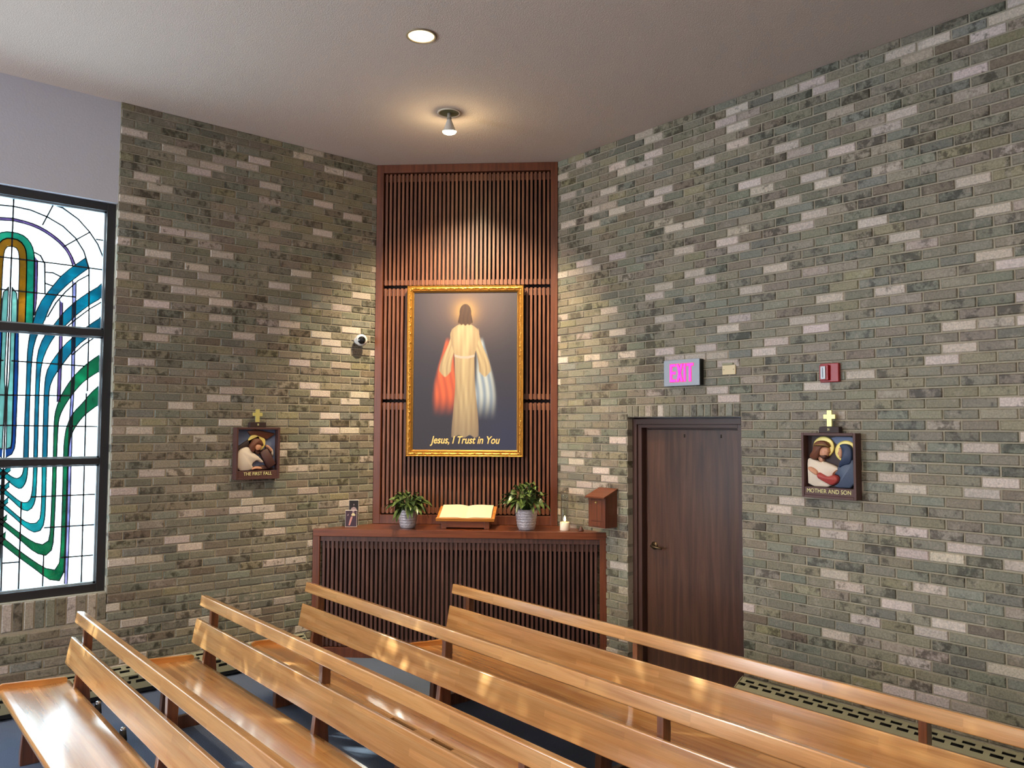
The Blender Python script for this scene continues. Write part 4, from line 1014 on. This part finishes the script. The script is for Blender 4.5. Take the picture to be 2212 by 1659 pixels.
for sg, nm in ((-1, 'left_pages'), (1, 'right_pages')):
    f = MB(); prf = []
    for k in range(13):
        s = k/12; prf.append((sg*0.232*s, 0.006+0.017*math.sin(min(1, s*2.2)*PI/2)*(1-0.45*s)))
    pts = prf+[(sg*0.232, 0.003), (0, 0.003)]
    f.prism(pts, 1, -0.128, 0.138, smooth=False)
    o = f.build(nm, paper, bk); o.rotation_euler = (tilt, 0, 0)
f = MB(); f.box(-0.238, 0.238, -0.131, 0.141, 0.0, 0.003); o = f.build('book_cover', simple('tan_cover', srgb(150, 92, 40), 0.5), bk); o.rotation_euler = (tilt, 0, 0)

# candle with a tall glass chimney
t = thing('glass_chimney_candle', 'lit white candle with a tall clear glass chimney at the right end', 'candle', (-5.095, 4.968, ZT), 0)
wx = simple('white_wax', srgb(240, 226, 206), 0.5); wx.node_tree.nodes['Principled BSDF'].inputs['Subsurface Weight'].default_value = 0.0
f = MB(); f.lathe([(0, 0), (0.041, 0.0), (0.043, 0.004), (0.043, 0.070), (0.040, 0.074), (0.034, 0.070), (0, 0.069)], seg=32); f.build('candle_body', wx, t)
f = MB(); f.tube([(0.0, 0, 0.069), (0.0, 0, 0.082)], 0.0015, 6); f.build('wick', M['black'], t)
f = MB(); f.lathe([(0, 0.078), (0.007, 0.082), (0.011, 0.094), (0.008, 0.110), (0.003, 0.124), (0, 0.130)], seg=16); f.build('flame', simple('flame', (1, .7, .3, 1), 0.5, emis=(1.0, 0.62, 0.22, 1), estr=22), t)
gm = D.materials.new('chimney_glass'); gm.use_nodes = True; nt = gm.node_tree; bs = nt.nodes['Principled BSDF']
tr = N(nt, 'ShaderNodeBsdfTransparent'); gl = N(nt, 'ShaderNodeBsdfGlossy'); gl.inputs['Roughness'].default_value = 0.03; mx = N(nt, 'ShaderNodeMixShader'); fz = N(nt, 'ShaderNodeLayerWeight'); fz.inputs[0].default_value = 0.5
fm = N(nt, 'ShaderNodeMath', operation='MULTIPLY'); fm.inputs[1].default_value = 0.55; L(nt, fz.outputs['Facing'], fm.inputs[0]); L(nt, fm.outputs[0], mx.inputs[0]); gl.inputs[0].default_value = (1, 1, 1, 1); L(nt, tr.outputs[0], mx.inputs[1]); L(nt, gl.outputs[0], mx.inputs[2]); L(nt, mx.outputs[0], nt.nodes['Material Output'].inputs[0]); tr.inputs[0].default_value = (0.93, 0.94, 0.92, 1)
f = MB(); f.lathe([(0.036, 0.074), (0.034, 0.12), (0.034, 0.30), (0.036, 0.345), (0.034, 0.345), (0.032, 0.30), (0.032, 0.12), (0.033, 0.074)], seg=32); f.build('glass_chimney', gm, t)
f = MB(); f.lathe([(0, 0), (0.024, 0), (0.025, 0.010), (0.012, 0.034), (0.006, 0.042), (0, 0.044)], seg=20)
o = f.build('candle_snuffer', simple('dark_bronze', srgb(84, 56, 48), 0.45, metal=0.4)); o.location = (-4.965, 5.040, ZT)
tag(o, 'small dark cone beside the lit candle on the cabinet', 'candle snuffer')

# small cards leaning on the left end of the cabinet
def card(name, label, x, y, rz, w_, h_, thick, lean, face, marks):
    t_ = thing(name, label, 'card', (x, y, ZT), rz)
    f_ = MB(); f_.box(-w_/2, w_/2, 0, thick, 0.0, h_); o_ = f_.build('card_board', [simple('card_edge', srgb(226, 216, 204), 0.6)], t_); o_.rotation_euler = (-lean, 0, 0)
    o_.location = (0, 0, thick*math.sin(lean)*0+0.0005)
    f_ = MB(); f_.box(-w_/2+0.002, w_/2-0.002, -0.0012, -0.0002, 0.003, h_-0.005); a_ = f_.build('printed_face', face, t_); a_.rotation_euler = (-lean, 0, 0)
    for (mm, pts) in marks:
        f_ = MB(); f_.prism(pts, 1, -0.0022, -0.0013); b_ = f_.build('printed_shape', mm, t_); b_.rotation_euler = (-lean, 0, 0)
    return t_
ck1 = simple('card_black', srgb(20, 14, 18), 0.4); ck2 = simple('card_plum', srgb(52, 34, 52), 0.4); mm1 = simple('card_grey', srgb(150, 128, 132), 0.5); mm2 = simple('card_cream', srgb(206, 192, 150), 0.5); mm3 = simple('card_pink', srgb(184, 130, 124), 0.5)
crz = math.radians(56)
card('holy_card', 'taller black card with a grey rounded shape, behind the smaller card', -6.548, 3.680, crz, 0.088, 0.235, 0.010, 0.10, ck1,
     [(mm1, [(-0.028, 0.135), (-0.022, 0.16), (0, 0.172), (0.022, 0.16), (0.028, 0.135), (0.016, 0.115), (0.008, 0.09), (-0.008, 0.09), (-0.016, 0.115)]), (mm1, [(-0.004, 0.185), (0.004, 0.185), (0.005, 0.198), (-0.003, 0.198)])])
card('holy_card', 'smaller dark card with a cream and pink figure, in front of the black card', -6.495, 3.625, crz, 0.105, 0.150, 0.016, 0.14, ck2,
     [(mm2, [(0.0, 0.105), (0.012, 0.125), (0.026, 0.122), (0.038, 0.103), (0.03, 0.098), (0.008, 0.098)]), (mm1, [(0.010, 0.128), (0.024, 0.128), (0.028, 0.14), (0.018, 0.147), (0.009, 0.14)]),
      (mm3, [(-0.022, 0.015), (-0.010, 0.012), (0.002, 0.045), (0.014, 0.092), (-0.002, 0.092), (-0.012, 0.06)]), (mm1, [(-0.036, 0.10), (-0.026, 0.098), (-0.022, 0.118), (-0.03, 0.112)])])

# ------------------------------------------------------------------ tree in the garden whose crown breaks up the sun
tree = thing('garden_tree', 'leafy tree outside the stained glass window', 'tree', (-11.4, -1.9, 0.0), 0)
rnd = random.Random(77)
f = MB(); f.tube([(0, 0, 0), (0.05, 0.02, 1.4), (-0.03, 0.05, 2.8), (0.02, 0.0, 5.4)], [0.17, 0.13, 0.10, 0.04], 10)
for k in range(9):
    a = k*2.3; z = 2.2+0.28*k
    f.tube([(0, 0, z), (math.cos(a)*0.7, math.sin(a)*0.7, z+0.45), (math.cos(a)*1.5, math.sin(a)*1.5, z+0.7)], [0.05, 0.03, 0.01], 6)
f.build('trunk', simple('tree_bark', srgb(84, 72, 60), 0.9, noise=0.3, scale=12, bump=0.5), tree)
f = MB()
for k in range(TREE_LEAVES):
    while True:
        p = Vector((rnd.uniform(-1, 1), rnd.uniform(-1, 1), rnd.uniform(-1, 1)))
        if p.length < 1: break
    p = Vector((p.x*1.6, p.y*2.2, p.z*2.5+4.75))
    n_ = Vector((rnd.gauss(0, 1), rnd.gauss(0, 1), rnd.gauss(0, 1))).normalized(); u_ = n_.orthogonal().normalized(); v_ = n_.cross(u_)
    s_ = rnd.uniform(0.07, 0.13)
    f.poly([p-u_*s_, p-v_*s_*0.45+n_*0.01, p+u_*s_, p+v_*s_*0.45+n_*0.01])
f.build('foliage', simple('tree_leaf', srgb(76, 106, 48), 0.6, noise=0.3, scale=3), tree, fix=False)
